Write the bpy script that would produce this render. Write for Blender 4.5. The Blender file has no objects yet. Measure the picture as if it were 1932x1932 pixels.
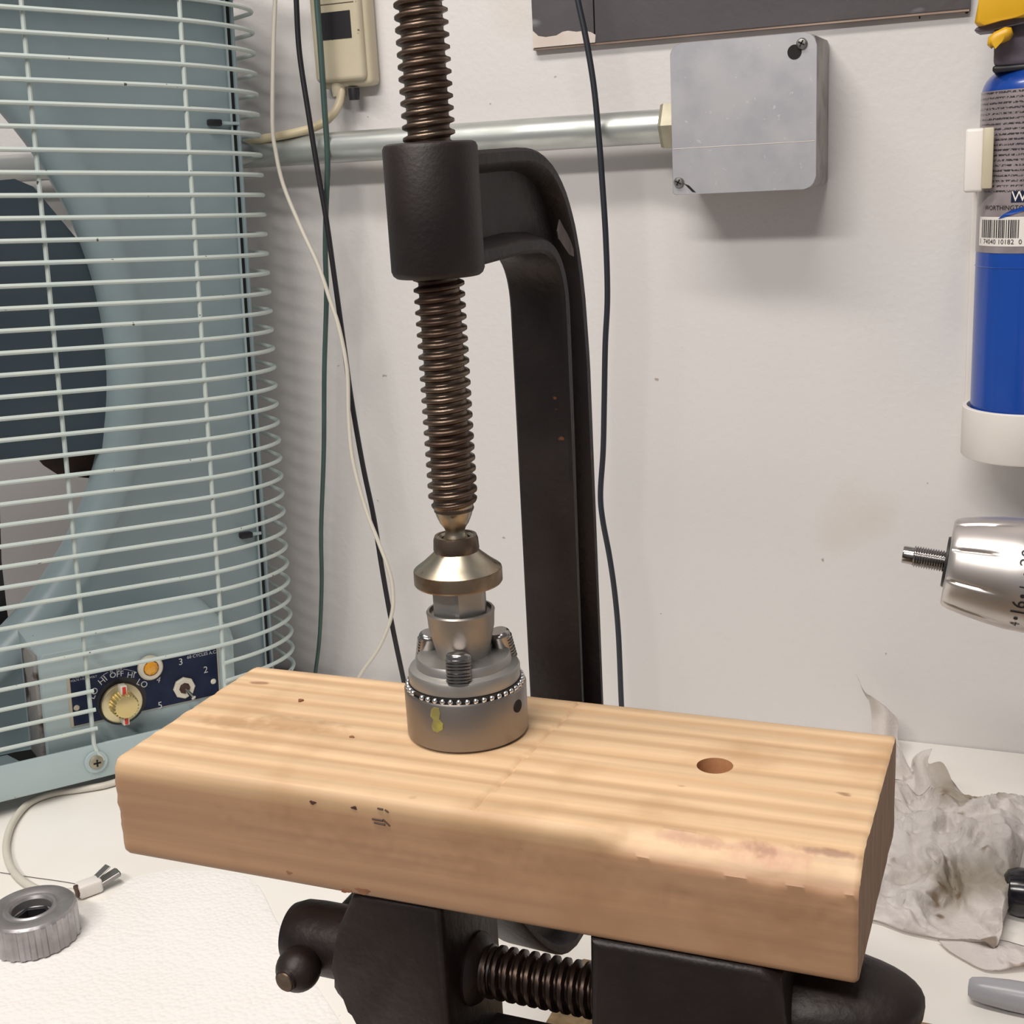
import bpy, bmesh, math, random
from math import sin, cos, pi, radians, sqrt
from mathutils import Vector, Matrix, noise
random.seed(7)
SC = bpy.context.scene
COL = SC.collection
# ------------------------------------------------------------------ camera
H = 0.44                                   # camera height above the bench top
FPX = 2457.23
RX = Vector((0.92576518, 0.3744148, -0.05265359))     # image right
DN = Vector((0.04822647, -0.25505194, -0.96572393))   # image down
FW = Vector((-0.37501073, 0.89149429, -0.25417491))   # view direction
CAM = Vector((0, 0, H))
cd = bpy.data.cameras.new('camera'); cam = bpy.data.objects.new('camera', cd); COL.objects.link(cam)
cam.matrix_world = Matrix(((RX.x, -DN.x, -FW.x, 0), (RX.y, -DN.y, -FW.y, 0), (RX.z, -DN.z, -FW.z, H), (0, 0, 0, 1)))
cd.sensor_width = 36; cd.lens = FPX / 1932 * 36; cd.clip_start = 0.02; cd.clip_end = 50
SC.camera = cam
# ------------------------------------------------------------------ light
SC.view_settings.view_transform = 'Standard'; SC.view_settings.look = 'None'
SC.view_settings.gamma = 1; SC.view_settings.use_curve_mapping = False
SC.view_settings.exposure = 0.0
wd = bpy.data.worlds.new('room_light'); SC.world = wd; wd.use_nodes = True
wd.node_tree.nodes['Background'].inputs[0].default_value = (0.95, 0.93, 0.95, 1)
wd.node_tree.nodes['Background'].inputs[1].default_value = 0.21
def area(name, loc, sx, sy, watts, color, target=None):
    l = bpy.data.lights.new(name, 'AREA'); l.shape = 'RECTANGLE'; l.size = sx; l.size_y = sy
    l.energy = watts; l.color = color
    o = bpy.data.objects.new(name, l); COL.objects.link(o); o.location = loc
    if target: o.rotation_euler = (Vector(target) - Vector(loc)).to_track_quat('-Z', 'Y').to_euler()
    return o
area('ceiling_tube_rear', (-0.40, -0.90, 1.52), 1.1, 0.12, 23, (1.0, 0.95, 0.89), (-0.25, 0.3, 0.3))
area('ceiling_tube_front', (-0.38, 0.12, 1.52), 1.1, 0.12, 15.5, (1.0, 0.93, 0.86), (-0.3, 0.5, 0.1))

# ------------------------------------------------------------------ pixel helpers (photograph pixels -> points in the place)
def ray(u, v): return RX * (u - 966) + DN * (v - 966) + FW * FPX
def on_y(u, v, y): r = ray(u, v); return CAM + r * (y / r.y)
def on_z(u, v, z): r = ray(u, v); return CAM + r * ((z - H) / r.z)

# ------------------------------------------------------------------ mesh helpers
ROOT = {}
def finish(bm, name, mat, smooth=True, ang=35):
    bmesh.ops.recalc_face_normals(bm, faces=bm.faces)
    me = bpy.data.meshes.new(name); bm.to_mesh(me); bm.free()
    for m in (mat if isinstance(mat, (list, tuple)) else [mat]): me.materials.append(m)
    if smooth:
        me.polygons.foreach_set('use_smooth', [True] * len(me.polygons))
        me.set_sharp_from_angle(angle=radians(ang))
    return me
def tag(o, label=None, cat=None, group=None, kind=None):
    if label: o['label'] = label
    if cat: o['category'] = cat
    if group: o['group'] = group
    if kind: o['kind'] = kind
    return o
def thing(name, label, cat, mat4, group=None):
    """Empty at the base of a thing; mat4 a location or a full matrix."""
    if not isinstance(mat4, Matrix): mat4 = Matrix.Translation(Vector(mat4))
    o = bpy.data.objects.new(name, None); COL.objects.link(o); o.matrix_world = mat4
    o.empty_display_size = 0.02
    ROOT[o] = mat4
    return tag(o, label, cat, group)
def part(name, bm, mat, parent, local=False, smooth=True, ang=35, label=None):
    """mesh part; vertices are given in world coordinates unless local."""
    inv = ROOT[parent].inverted()
    if not local: bm.transform(inv)
    me = finish(bm, name, mat, smooth, ang)
    o = bpy.data.objects.new(name, me); COL.objects.link(o); o.parent = parent
    ROOT[o] = ROOT[parent]
    if label: o['label'] = label
    return o
def solo(name, bm, mat, label, cat, base=None, group=None, kind=None, smooth=True, ang=35):
    if base is not None:
        bm.transform(Matrix.Translation(-Vector(base)))
    me = finish(bm, name, mat, smooth, ang)
    o = bpy.data.objects.new(name, me); COL.objects.link(o)
    if base is not None: o.location = base
    ROOT[o] = Matrix.Translation(Vector(base)) if base is not None else Matrix()
    return tag(o, label, cat, group, kind)
def box(bm, x0, x1, y0, y1, z0, z1, bev=0, seg=2, M=None):
    r = bmesh.ops.create_cube(bm, size=1)
    vs = r['verts']
    for v in vs:
        v.co = Vector(((x0 + x1) / 2 + v.co.x * (x1 - x0), (y0 + y1) / 2 + v.co.y * (y1 - y0), (z0 + z1) / 2 + v.co.z * (z1 - z0)))
    if bev:
        es = list({e for v in vs for e in v.link_edges})
        rr = bmesh.ops.bevel(bm, geom=es, offset=bev, segments=seg, affect='EDGES', profile=0.5)
        vs = list({v for f in rr['faces'] for v in f.verts} | {v for v in vs if v.is_valid})
    if M is not None:
        for v in vs: v.co = M @ v.co
    return vs
def frame(axis):
    a = Vector(axis).normalized()
    t = Vector((0, 0, 1)) if abs(a.z) < 0.9 else Vector((1, 0, 0))
    x = t.cross(a).normalized(); y = a.cross(x)
    return x, y, a
def lathe(bm, prof, org, axis=(0, 0, 1), seg=48, wob=None):
    """prof: (radius, height along axis); closed at radius 0 ends."""
    x, y, a = frame(axis); org = Vector(org); rings = []
    for (r, h) in prof:
        if r <= 1e-7: rings.append([bm.verts.new(org + a * h)])
        else:
            rings.append([bm.verts.new(org + a * h + (x * cos(2 * pi * j / seg) + y * sin(2 * pi * j / seg)) * (r if wob is None else wob(r, h, 2 * pi * j / seg))) for j in range(seg)])
    for A, B in zip(rings, rings[1:]):
        for j in range(seg):
            k = (j + 1) % seg
            if len(A) == 1 and len(B) == 1: continue
            if len(A) == 1: bm.faces.new((A[0], B[k], B[j]))
            elif len(B) == 1: bm.faces.new((A[j], A[k], B[0]))
            else: bm.faces.new((A[j], A[k], B[k], B[j]))
    return [v for r in rings for v in r]
def screw_thread(bm, org, axis, h0, h1, r_root, r_out, pitch, seg=40, per=10, fade=0.0, flat=0.25, phase=0.0):
    """a real helical thread between heights h0 and h1."""
    n = int((h1 - h0) / pitch * per)
    def prof(t):
        t = t % 1.0
        if t < flat: return 1.0
        if t < 0.5: return 1 - (t - flat) / (0.5 - flat)
        if t < 0.75 - (flat - .25): return 0.0
        return (t - 0.75 + (flat - .25)) / (0.25 + flat - .25)
    x, y, a = frame(axis); org = Vector(org); rings = []
    for i in range(n + 1):
        h = h0 + (h1 - h0) * i / n
        k = 1.0
        if fade: k = min(1.0, (h - h0) / fade, (h1 - h) / fade)
        ring = []
        for j in range(seg):
            th = 2 * pi * j / seg
            p = prof(h / pitch - j / seg + phase); p = p * p * (3 - 2 * p)
            r = r_root + (r_out - r_root) * p * max(0.0, k)
            ring.append(bm.verts.new(org + a * h + (x * cos(th) + y * sin(th)) * r))
        rings.append(ring)
    for A, B in zip(rings, rings[1:]):
        for j in range(seg):
            k = (j + 1) % seg; bm.faces.new((A[j], A[k], B[k], B[j]))
    for R_, hh in ((rings[0], h0), (rings[-1], h1)):
        c = bm.verts.new(org + a * hh)
        for j in range(seg): bm.faces.new((c, R_[j], R_[(j + 1) % seg]))
def catmull(pts, n=8):
    P = [Vector(p) for p in pts]; P = [P[0] * 2 - P[1]] + P + [P[-1] * 2 - P[-2]]; out = []
    for i in range(1, len(P) - 2):
        for k in range(n):
            t = k / n
            out.append(0.5 * ((2 * P[i]) + (P[i + 1] - P[i - 1]) * t + (2 * P[i - 1] - 5 * P[i] + 4 * P[i + 1] - P[i + 2]) * t * t + (3 * P[i] - P[i - 1] - 3 * P[i + 1] + P[i + 2]) * t ** 3))
    out.append(P[-2]); return out
def tube(bm, pts, r, seg=10, cap=True, flat=None):
    pts = [Vector(p) for p in pts]; rings = []
    up = None
    for i, p in enumerate(pts):
        t = (pts[min(i + 1, len(pts) - 1)] - pts[max(i - 1, 0)]).normalized()
        if up is None:
            up = Vector((0, 0, 1)) if abs(t.z) < .9 else Vector((0, 1, 0))
        s = t.cross(up).normalized(); up = s.cross(t).normalized()
        rr = r(i / (len(pts) - 1)) if callable(r) else r
        fl = flat if flat else 1.0
        rings.append([bm.verts.new(p + s * rr * cos(2 * pi * j / seg) * fl + up * rr * sin(2 * pi * j / seg)) for j in range(seg)])
    for A, B in zip(rings, rings[1:]):
        for j in range(seg):
            k = (j + 1) % seg; bm.faces.new((A[j], A[k], B[k], B[j]))
    if cap:
        bm.faces.new(rings[0][::-1]); bm.faces.new(rings[-1])
    return [v for R_ in rings for v in R_]
def prism(bm, poly, f0, f1, bev=0, seg=2):
    """poly: 2D points; f0/f1 map a 2D point to the near / far side."""
    A = [bm.verts.new(f0(*p)) for p in poly]; B = [bm.verts.new(f1(*p)) for p in poly]
    n = len(poly); fs = [bm.faces.new(A), bm.faces.new(B[::-1])]
    for i in range(n):
        j = (i + 1) % n; fs.append(bm.faces.new((A[j], A[i], B[i], B[j])))
    if bev:
        es = list({e for f in fs[:2] for e in f.edges})
        bmesh.ops.bevel(bm, geom=es, offset=bev, segments=seg, affect='EDGES', profile=0.5)
def bez(p0, p1, p2, n=8):
    p0, p1, p2 = Vector(p0), Vector(p1), Vector(p2)
    return [tuple(p0 * (1 - t) ** 2 + p1 * 2 * t * (1 - t) + p2 * t * t) for t in [i / n for i in range(n + 1)]]
def text_bm(s, size, align='CENTER', spacing=1.0, extr=0.0):
    cu = bpy.data.curves.new('t', 'FONT'); cu.body = s; cu.size = size; cu.align_x = align; cu.align_y = 'CENTER'
    cu.space_character = spacing; cu.extrude = extr; cu.resolution_u = 3
    o = bpy.data.objects.new('t', cu); COL.objects.link(o)
    dg = bpy.context.evaluated_depsgraph_get()
    me = bpy.data.meshes.new_from_object(o.evaluated_get(dg))
    bm = bmesh.new(); bm.from_mesh(me)
    bpy.data.objects.remove(o); bpy.data.curves.remove(cu); bpy.data.meshes.remove(me)
    return bm
def merge(dst, src):
    me = bpy.data.meshes.new('m'); src.to_mesh(me); src.free(); dst.from_mesh(me); bpy.data.meshes.remove(me)
def new(): return bmesh.new()

# ------------------------------------------------------------------ materials
def mat(name, base, rough=0.5, metal=0.0, noise_scale=None, noise_amt=0.0, color2=None, bump=None, spec=None, stretch=None, coat=0, detail=6, ramp=(0.35, 0.65), rough2=None, transmission=0, alpha=1):
    m = bpy.data.materials.new(name); m.use_nodes = True
    nt = m.node_tree; N = nt.nodes; L = nt.links; b = N['Principled BSDF']
    b.inputs['Base Color'].default_value = (*base, 1); b.inputs['Roughness'].default_value = rough
    b.inputs['Metallic'].default_value = metal
    if spec is not None: b.inputs['Specular IOR Level'].default_value = spec
    if coat: b.inputs['Coat Weight'].default_value = coat; b.inputs['Coat Roughness'].default_value = 0.1
    if transmission: b.inputs['Transmission Weight'].default_value = transmission
    if alpha < 1: b.inputs['Alpha'].default_value = alpha
    tc = N.new('ShaderNodeTexCoord'); mp = N.new('ShaderNodeMapping'); L.new(tc.outputs['Object'], mp.inputs['Vector'])
    if stretch: mp.inputs['Scale'].default_value = stretch
    if noise_scale:
        nz = N.new('ShaderNodeTexNoise'); nz.inputs['Scale'].default_value = noise_scale; nz.inputs['Detail'].default_value = detail
        L.new(mp.outputs[0], nz.inputs['Vector'])
        cr = N.new('ShaderNodeValToRGB'); cr.color_ramp.elements[0].position = ramp[0]; cr.color_ramp.elements[1].position = ramp[1]
        cr.color_ramp.elements[0].color = (*base, 1); cr.color_ramp.elements[1].color = (*(color2 or base), 1)
        L.new(nz.outputs['Fac'], cr.inputs['Fac']); L.new(cr.outputs[0], b.inputs['Base Color'])
        if rough2 is not None:
            mr = N.new('ShaderNodeMapRange'); mr.inputs['From Min'].default_value = ramp[0]; mr.inputs['From Max'].default_value = ramp[1]
            mr.inputs['To Min'].default_value = rough; mr.inputs['To Max'].default_value = rough2
            L.new(nz.outputs['Fac'], mr.inputs['Value']); L.new(mr.outputs[0], b.inputs['Roughness'])
    if bump:
        bs, bd = bump
        n2 = N.new('ShaderNodeTexNoise'); n2.inputs['Scale'].default_value = bs; n2.inputs['Detail'].default_value = 5
        L.new(mp.outputs[0], n2.inputs['Vector'])
        bp = N.new('ShaderNodeBump'); bp.inputs['Distance'].default_value = bd; bp.inputs['Strength'].default_value = 1
        L.new(n2.outputs['Fac'], bp.inputs['Height']); L.new(bp.outputs[0], b.inputs['Normal'])
    m['b'] = 1
    return m
def specks(m, scale, thr, color, soft=0.02, amt=1.0, vec_scale=None, world=False):
    """small dark marks with a shape of their own, mixed over the base colour."""
    nt = m.node_tree; N = nt.nodes; L = nt.links; b = N['Principled BSDF']
    tc = N.new('ShaderNodeTexCoord'); mp = N.new('ShaderNodeMapping'); L.new(tc.outputs['Object'] if not world else N.new('ShaderNodeNewGeometry').outputs['Position'], mp.inputs['Vector'])
    if vec_scale: mp.inputs['Scale'].default_value = vec_scale
    nz = N.new('ShaderNodeTexNoise'); nz.inputs['Scale'].default_value = scale; nz.inputs['Detail'].default_value = 2; nz.inputs['Roughness'].default_value = .4
    L.new(mp.outputs[0], nz.inputs['Vector'])
    mr = N.new('ShaderNodeMapRange'); mr.inputs['From Min'].default_value = thr; mr.inputs['From Max'].default_value = thr + soft
    mr.inputs['To Max'].default_value = amt
    L.new(nz.outputs['Fac'], mr.inputs['Value'])
    mx = N.new('ShaderNodeMix'); mx.data_type = 'RGBA'
    src = b.inputs['Base Color'].links[0].from_socket if b.inputs['Base Color'].is_linked else None
    if src: L.new(src, mx.inputs[6])
    else: mx.inputs[6].default_value = b.inputs['Base Color'].default_value
    mx.inputs[7].default_value = (*color, 1); L.new(mr.outputs[0], mx.inputs[0]); L.new(mx.outputs[2], b.inputs['Base Color'])
    return m
M = {}
M['wall'] = mat('wall_paint', (0.625, 0.603, 0.597), .6, noise_scale=3, color2=(0.595, 0.578, 0.570), bump=(220, .00028))
specks(M['wall'], 110, .775, (.28, .2, .15), .02, .7)
specks(M['wall'], 9, .69, (.50, .44, .36), .12, .45)
M['bench'] = mat('bench_laminate', (0.86, 0.83, 0.79), .38, noise_scale=12, color2=(0.82, 0.79, 0.74), bump=(90, .0001))
specks(M['bench'], 210, .76, (.15, .12, .09), .02, .8, (1, .5, 1))
M['fan_blue'] = mat('fan_blue_paint', (0.275, 0.35, 0.375), .34, noise_scale=14, color2=(0.25, 0.32, 0.345), bump=(60, .00015), ramp=(.3, .7))
M['fan_base'] = mat('fan_base_paint', (0.41, 0.50, 0.515), .38, noise_scale=20, color2=(0.37, 0.46, 0.475), ramp=(.3, .7))
specks(M['fan_base'], 150, .765, (.1, .07, .05), .02)
M['wire'] = mat('wire_enamel', (0.46, 0.54, 0.53), .4, noise_scale=30, color2=(0.52, 0.57, 0.53), ramp=(.3, .7))
specks(M['wire'], 190, .745, (.08, .07, .06), .03, 1, None, True)
M['blade'] = mat('blade_slate', (0.035, 0.055, 0.075), .45, noise_scale=6, color2=(0.05, 0.07, 0.085))
M['dirt_brown'] = mat('dirty_brown', (0.02, 0.010, 0.008), .6, noise_scale=30, color2=(0.07, 0.03, 0.02))
M['rust_flange'] = mat('rusty_flange', (0.30, 0.28, 0.27), .6, noise_scale=45, color2=(.05, .025, .02), ramp=(.48, .6))
M['black'] = mat('black_plastic', (0.008, 0.007, 0.010), .45, noise_scale=20, color2=(.013, .012, .015))
M['black_gloss'] = mat('black_gloss', (0.008, 0.007, 0.010), .18)
M['navy'] = mat('navy_print', (0.004, 0.009, 0.034), .5, spec=.25, noise_scale=60, color2=(.012, .02, .055))
M['print_white'] = mat('print_white', (0.55, 0.56, 0.58), .5)
M['tan_edge'] = mat('tan_edge', (0.50, 0.44, 0.34), .5)
M['gold'] = mat('brushed_gold', (0.62, 0.50, 0.22), .34, metal=.8, noise_scale=30, color2=(.70, .58, .30))
M['gold_pale'] = mat('pale_gold', (0.66, 0.58, 0.36), .32, metal=.8)
M['red'] = mat('red_mark', (0.55, 0.03, 0.02), .4)
M['cream_pl'] = mat('ivory_plastic', (0.66, 0.62, 0.52), .4)
M['amber'] = mat('amber_jewel', (0.70, 0.25, 0.01), .12, coat=.5, noise_scale=80, color2=(.85, .42, .03))
M['chrome'] = mat('worn_chrome', (0.62, 0.60, 0.58), .18, metal=1)
M['steel'] = mat('turned_steel', (0.38, 0.35, 0.33), .34, metal=1, noise_scale=8, color2=(0.29, 0.26, 0.24), rough2=.42, bump=(500, .00004))
specks(M['steel'], 45, .70, (.16, .09, .06), .08, .7)
M['steel_sat'] = mat('satin_steel', (0.43, 0.42, 0.40), .42, metal=.9, noise_scale=60, color2=(0.37, 0.36, 0.34), rough2=.48)
M['steel_cone'] = mat('matt_grey_steel', (0.38, 0.36, 0.33), .44, metal=.9, noise_scale=60, color2=(.31, .28, .26), rough2=.5)
M['jaw_steel'] = mat('jaw_steel', (0.36, 0.34, 0.33), .2, metal=1)
M['pad_rim'] = mat('rusty_rim', (0.30, 0.23, 0.16), .34, metal=.9, noise_scale=120, color2=(.16, .09, .05), rough2=.5, ramp=(.4, .65))
M['ball'] = mat('bearing_steel', (0.75, 0.74, 0.74), .12, metal=1)
M['grease'] = mat('grease_dark', (0.012, 0.011, 0.012), .3)
M['brass_steel'] = mat('nickel_tarnished', (0.42, 0.385, 0.31), .30, metal=1, noise_scale=110, color2=(0.35, 0.28, 0.20), rough2=.42, ramp=(.4, .7))
specks(M['brass_steel'], 200, .66, (.20, .10, .03), .05, .8)
M['screw'] = mat('oily_screw', (0.17, 0.125, 0.095), .30, metal=.85, noise_scale=70, color2=(0.09, 0.055, 0.04), rough2=.48, ramp=(.42, .62), bump=(500, .0001))
M['iron'] = mat('black_iron', (0.011, 0.0075, 0.008), .42, metal=.15, noise_scale=28, color2=(0.020, 0.014, 0.014), rough2=.55, bump=(300, .0003), spec=.5)
specks(M['iron'], 120, .76, (.22, .08, .02), .02, .7)
M['iron_boss'] = mat('boss_iron', (0.015, 0.0095, 0.010), .44, metal=.2, noise_scale=40, color2=(0.022, 0.015, 0.014), rough2=.55, bump=(700, .00012))
specks(M['iron_boss'], 160, .75, (.40, .14, .02), .02, .8)
M['bare_patch'] = mat('worn_bare_iron', (0.22, 0.18, 0.16), .5, metal=.6, noise_scale=160, color2=(.05, .04, .04), stretch=(1, 1, .2))
M['vise_iron'] = mat('vise_iron', (0.013, 0.008, 0.008), .42, metal=.25, noise_scale=22, color2=(0.026, 0.016, 0.014), rough2=.54, bump=(260, .0003), ramp=(.4, .7))
M['vise_screw'] = mat('vise_screw_iron', (0.06, 0.038, 0.028), .3, metal=.8, noise_scale=60, color2=(0.03, 0.02, 0.018), rough2=.5)
M['galv'] = mat('galvanised', (0.44, 0.44, 0.46), .45, metal=.55, noise_scale=38, color2=(0.35, 0.35, 0.38), rough2=.55, ramp=(.38, .62), detail=10)
specks(M['galv'], 300, .70, (.55, .55, .55), .03, .5)
M['galv_side'] = mat('galvanised_side', (0.36, 0.34, 0.33), .5, metal=.5, noise_scale=60, color2=(0.22, 0.20, 0.19), ramp=(.45, .7))
M['conduit'] = mat('conduit_zinc', (0.56, 0.58, 0.57), .30, metal=.75, noise_scale=50, color2=(0.40, 0.42, 0.40), rough2=.48, ramp=(.4, .66), detail=9, stretch=(.4, 1, 1))
M['nut'] = mat('zinc_nut', (0.36, 0.34, 0.26), .45, metal=.6, noise_scale=60, color2=(.28, .26, .20))
M['board_paint'] = mat('grey_paint', (0.085, 0.078, 0.085), .5, noise_scale=10, color2=(.10, .092, .098), bump=(120, .0004))
specks(M['board_paint'], 26, .74, (.35, .36, .40), .08, .5, (1, 1, 3))
M['board_raw'] = mat('raw_edge', (0.55, 0.48, 0.43), .7, noise_scale=40, color2=(.62, .56, .52))
M['board_edge'] = mat('raw_brown_edge', (0.20, 0.13, 0.10), .7, noise_scale=60, color2=(.36, .27, .22), stretch=(.2, 1, 4))
M['ivory'] = mat('aged_ivory', (0.48, 0.43, 0.31), .42, noise_scale=18, color2=(0.54, 0.48, 0.36), bump=(100, .0002))
specks(M['ivory'], 110, .73, (.12, .09, .05), .02)
M['ivory_cord'] = mat('ivory_cord', (0.52, 0.45, 0.28), .4, noise_scale=20, color2=(.58, .50, .36))
M['cord_white'] = mat('white_cord', (0.55, 0.52, 0.46), .45, noise_scale=15, color2=(.62, .58, .50))
M['cord_black'] = mat('black_cord', (0.010, 0.008, 0.012), .42)
M['cord_navy'] = mat('dark_cord', (0.014, 0.017, 0.025), .45)
M['cord_green'] = mat('green_cord', (0.035, 0.065, 0.06), .4, noise_scale=40, color2=(.045, .08, .072))
M['white_pl'] = mat('white_plastic', (0.74, 0.70, 0.67), .4, noise_scale=30, color2=(.70, .66, .62))
M['cyl_blue'] = mat('cylinder_blue', (0.004, 0.055, 0.33), .28, noise_scale=9, color2=(.005, .048, .29), coat=.3)
M['torch_yellow'] = mat('torch_yellow', (0.66, 0.37, 0.012), .38, noise_scale=30, color2=(.60, .33, .012))
M['torch_grey'] = mat('torch_grey', (0.105, 0.090, 0.115), .5, noise_scale=200, color2=(.12, .10, .13), bump=(900, .0001))
M['towel'] = mat('paper_towel', (0.84, 0.815, 0.80), .85, noise_scale=10, color2=(.80, .775, .755))
M['grey_pl'] = mat('grey_cap', (0.34, 0.34, 0.37), .32, noise_scale=30, color2=(.37, .37, .40))
M['alu'] = mat('satin_aluminium', (0.66, 0.62, 0.60), .33, metal=.92, noise_scale=40, color2=(.60, .56, .54), rough2=.38)
M['alu_dark'] = mat('ribbed_cast_metal', (0.46, 0.44, 0.45), .38, metal=.85, noise_scale=60, color2=(.32, .30, .30), rough2=.5)
M['tip_metal'] = mat('plug_metal', (0.30, 0.29, 0.28), .35, metal=.9)
M['yellow_blot'] = mat('yellow_paint', (0.30, 0.28, 0.06), .5, noise_scale=300, color2=(.20, .18, .06))
M['drill_body'] = mat('drill_housing', (0.03, 0.03, 0.035), .5)
M['floor'] = mat('floor_concrete', (0.18, 0.17, 0.16), .8, noise_scale=5, color2=(.22, .21, .2))
M['particle'] = mat('particle_board', (0.30, 0.20, 0.10), .7, noise_scale=220, color2=(0.19, 0.12, 0.06), detail=3, bump=(300, .0003))
specks(M['particle'], 40, .66, (.08, .05, .035), .05, .8)
M['hole'] = mat('hole_dark', (0.004, 0.003, 0.003), .8)

def wood():
    m = bpy.data.materials.new('fir_board'); m.use_nodes = True
    nt = m.node_tree; N = nt.nodes; L = nt.links; b = N['Principled BSDF']; b.inputs['Roughness'].default_value = .55
    tc = N.new('ShaderNodeTexCoord')
    # cylindrical growth rings around an axis far below and behind the board, stretched along the grain
    mp = N.new('ShaderNodeMapping'); mp.inputs['Location'].default_value = (0, -.05, .03); mp.inputs['Scale'].default_value = (.035, 1, .35)
    L.new(tc.outputs['Object'], mp.inputs['Vector'])
    nz = N.new('ShaderNodeTexNoise'); nz.inputs['Scale'].default_value = 14; nz.inputs['Detail'].default_value = 3
    L.new(mp.outputs[0], nz.inputs['Vector'])
    sc = N.new('ShaderNodeVectorMath'); sc.operation = 'SCALE'; sc.inputs['Scale'].default_value = .006
    L.new(nz.outputs['Color'], sc.inputs[0])
    ad = N.new('ShaderNodeVectorMath'); L.new(mp.outputs[0], ad.inputs[0]); L.new(sc.outputs[0], ad.inputs[1])
    wv = N.new('ShaderNodeTexWave'); wv.wave_type = 'BANDS'; wv.bands_direction = 'Y'; wv.inputs['Scale'].default_value = 30; wv.inputs['Distortion'].default_value = 1.6
    wv.inputs['Detail'].default_value = 2; wv.inputs['Detail Scale'].default_value = 2
    L.new(ad.outputs[0], wv.inputs['Vector'])
    cr = N.new('ShaderNodeValToRGB'); e = cr.color_ramp.elements
    e[0].position = 0; e[0].color = (.545, .355, .20, 1); e[1].position = 1; e[1].color = (.65, .455, .275, 1)
    e2 = cr.color_ramp.elements.new(.5); e2.color = (.625, .43, .255, 1)
    L.new(wv.outputs['Fac'], cr.inputs['Fac'])
    # fine fibres
    mf = N.new('ShaderNodeMapping'); mf.inputs['Scale'].default_value = (9, 260, 260); L.new(tc.outputs['Object'], mf.inputs['Vector'])
    nf = N.new('ShaderNodeTexNoise'); nf.inputs['Scale'].default_value = 1; nf.inputs['Detail'].default_value = 6; L.new(mf.outputs[0], nf.inputs['Vector'])
    mr = N.new('ShaderNodeMapRange'); mr.inputs['From Min'].default_value = .3; mr.inputs['From Max'].default_value = .7; mr.inputs['To Min'].default_value = .84; mr.inputs['To Max'].default_value = 1.08
    L.new(nf.outputs['Fac'], mr.inputs['Value'])
    mul = N.new('ShaderNodeMix'); mul.data_type = 'RGBA'; mul.blend_type = 'MULTIPLY'; mul.inputs[0].default_value = 1
    L.new(cr.outputs[0], mul.inputs[6]); L.new(mr.outputs[0], mul.inputs[7])
    # hand grime in blotches
    ng = N.new('ShaderNodeTexNoise'); ng.inputs['Scale'].default_value = 26; ng.inputs['Detail'].default_value = 5; L.new(tc.outputs['Object'], ng.inputs['Vector'])
    mg = N.new('ShaderNodeMapRange'); mg.inputs['From Min'].default_value = .52; mg.inputs['From Max'].default_value = .72; mg.inputs['To Max'].default_value = .58
    L.new(ng.outputs['Fac'], mg.inputs['Value'])
    mx = N.new('ShaderNodeMix'); mx.data_type = 'RGBA'; L.new(mg.outputs[0], mx.inputs[0]); L.new(mul.outputs[2], mx.inputs[6]); mx.inputs[7].default_value = (.40, .23, .11, 1)
    # wood below the top skin is multiplied darker and redder, picked by object z
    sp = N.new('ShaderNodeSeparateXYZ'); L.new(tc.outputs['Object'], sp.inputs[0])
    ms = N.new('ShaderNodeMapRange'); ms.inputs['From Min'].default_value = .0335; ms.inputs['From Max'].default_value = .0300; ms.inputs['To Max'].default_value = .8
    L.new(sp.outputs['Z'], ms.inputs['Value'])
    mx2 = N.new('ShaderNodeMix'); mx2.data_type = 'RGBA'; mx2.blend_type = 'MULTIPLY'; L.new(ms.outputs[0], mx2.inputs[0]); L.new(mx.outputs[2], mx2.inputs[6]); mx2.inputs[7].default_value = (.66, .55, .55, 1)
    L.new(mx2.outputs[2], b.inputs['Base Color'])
    # relief: soft valleys + fibres
    sm = N.new('ShaderNodeMath'); sm.operation = 'MULTIPLY_ADD'; sm.inputs[1].default_value = .12
    L.new(nf.outputs['Fac'], sm.inputs[0]); L.new(wv.outputs['Fac'], sm.inputs[2])
    bp = N.new('ShaderNodeBump'); bp.inputs['Distance'].default_value = .0006; bp.inputs['Strength'].default_value = .7
    L.new(sm.outputs[0], bp.inputs['Height']); L.new(bp.outputs[0], b.inputs['Normal'])
    # knots: coloured grain at fixed places in the wood itself
    def knot(u, v, y, sx, sy, col, amt):
        p = on_y(u, v, y) - Vector(((-.3020 - .0418) / 2, (.3352 + .4292) / 2, H - .232))
        a = N.new('ShaderNodeVectorMath'); a.operation = 'SUBTRACT'; L.new(tc.outputs['Object'], a.inputs[0]); a.inputs[1].default_value = p
        k = N.new('ShaderNodeVectorMath'); k.operation = 'MULTIPLY'; k.inputs[1].default_value = (1 / sx, 1 / sy, 1 / sy); L.new(a.outputs[0], k.inputs[0])
        ln = N.new('ShaderNodeVectorMath'); ln.operation = 'LENGTH'; L.new(k.outputs[0], ln.inputs[0])
        nn = N.new('ShaderNodeTexNoise'); nn.inputs['Scale'].default_value = 260; nn.inputs['Detail'].default_value = 4; L.new(tc.outputs['Object'], nn.inputs['Vector'])
        ma = N.new('ShaderNodeMath'); ma.operation = 'MULTIPLY_ADD'; ma.inputs[1].default_value = 1.3; L.new(nn.outputs['Fac'], ma.inputs[0]); L.new(ln.outputs['Value'], ma.inputs[2])
        q = N.new('ShaderNodeMapRange'); q.inputs['From Min'].default_value = 1.75; q.inputs['From Max'].default_value = 1.15; q.inputs['To Max'].default_value = amt; L.new(ma.outputs[0], q.inputs['Value'])
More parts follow.
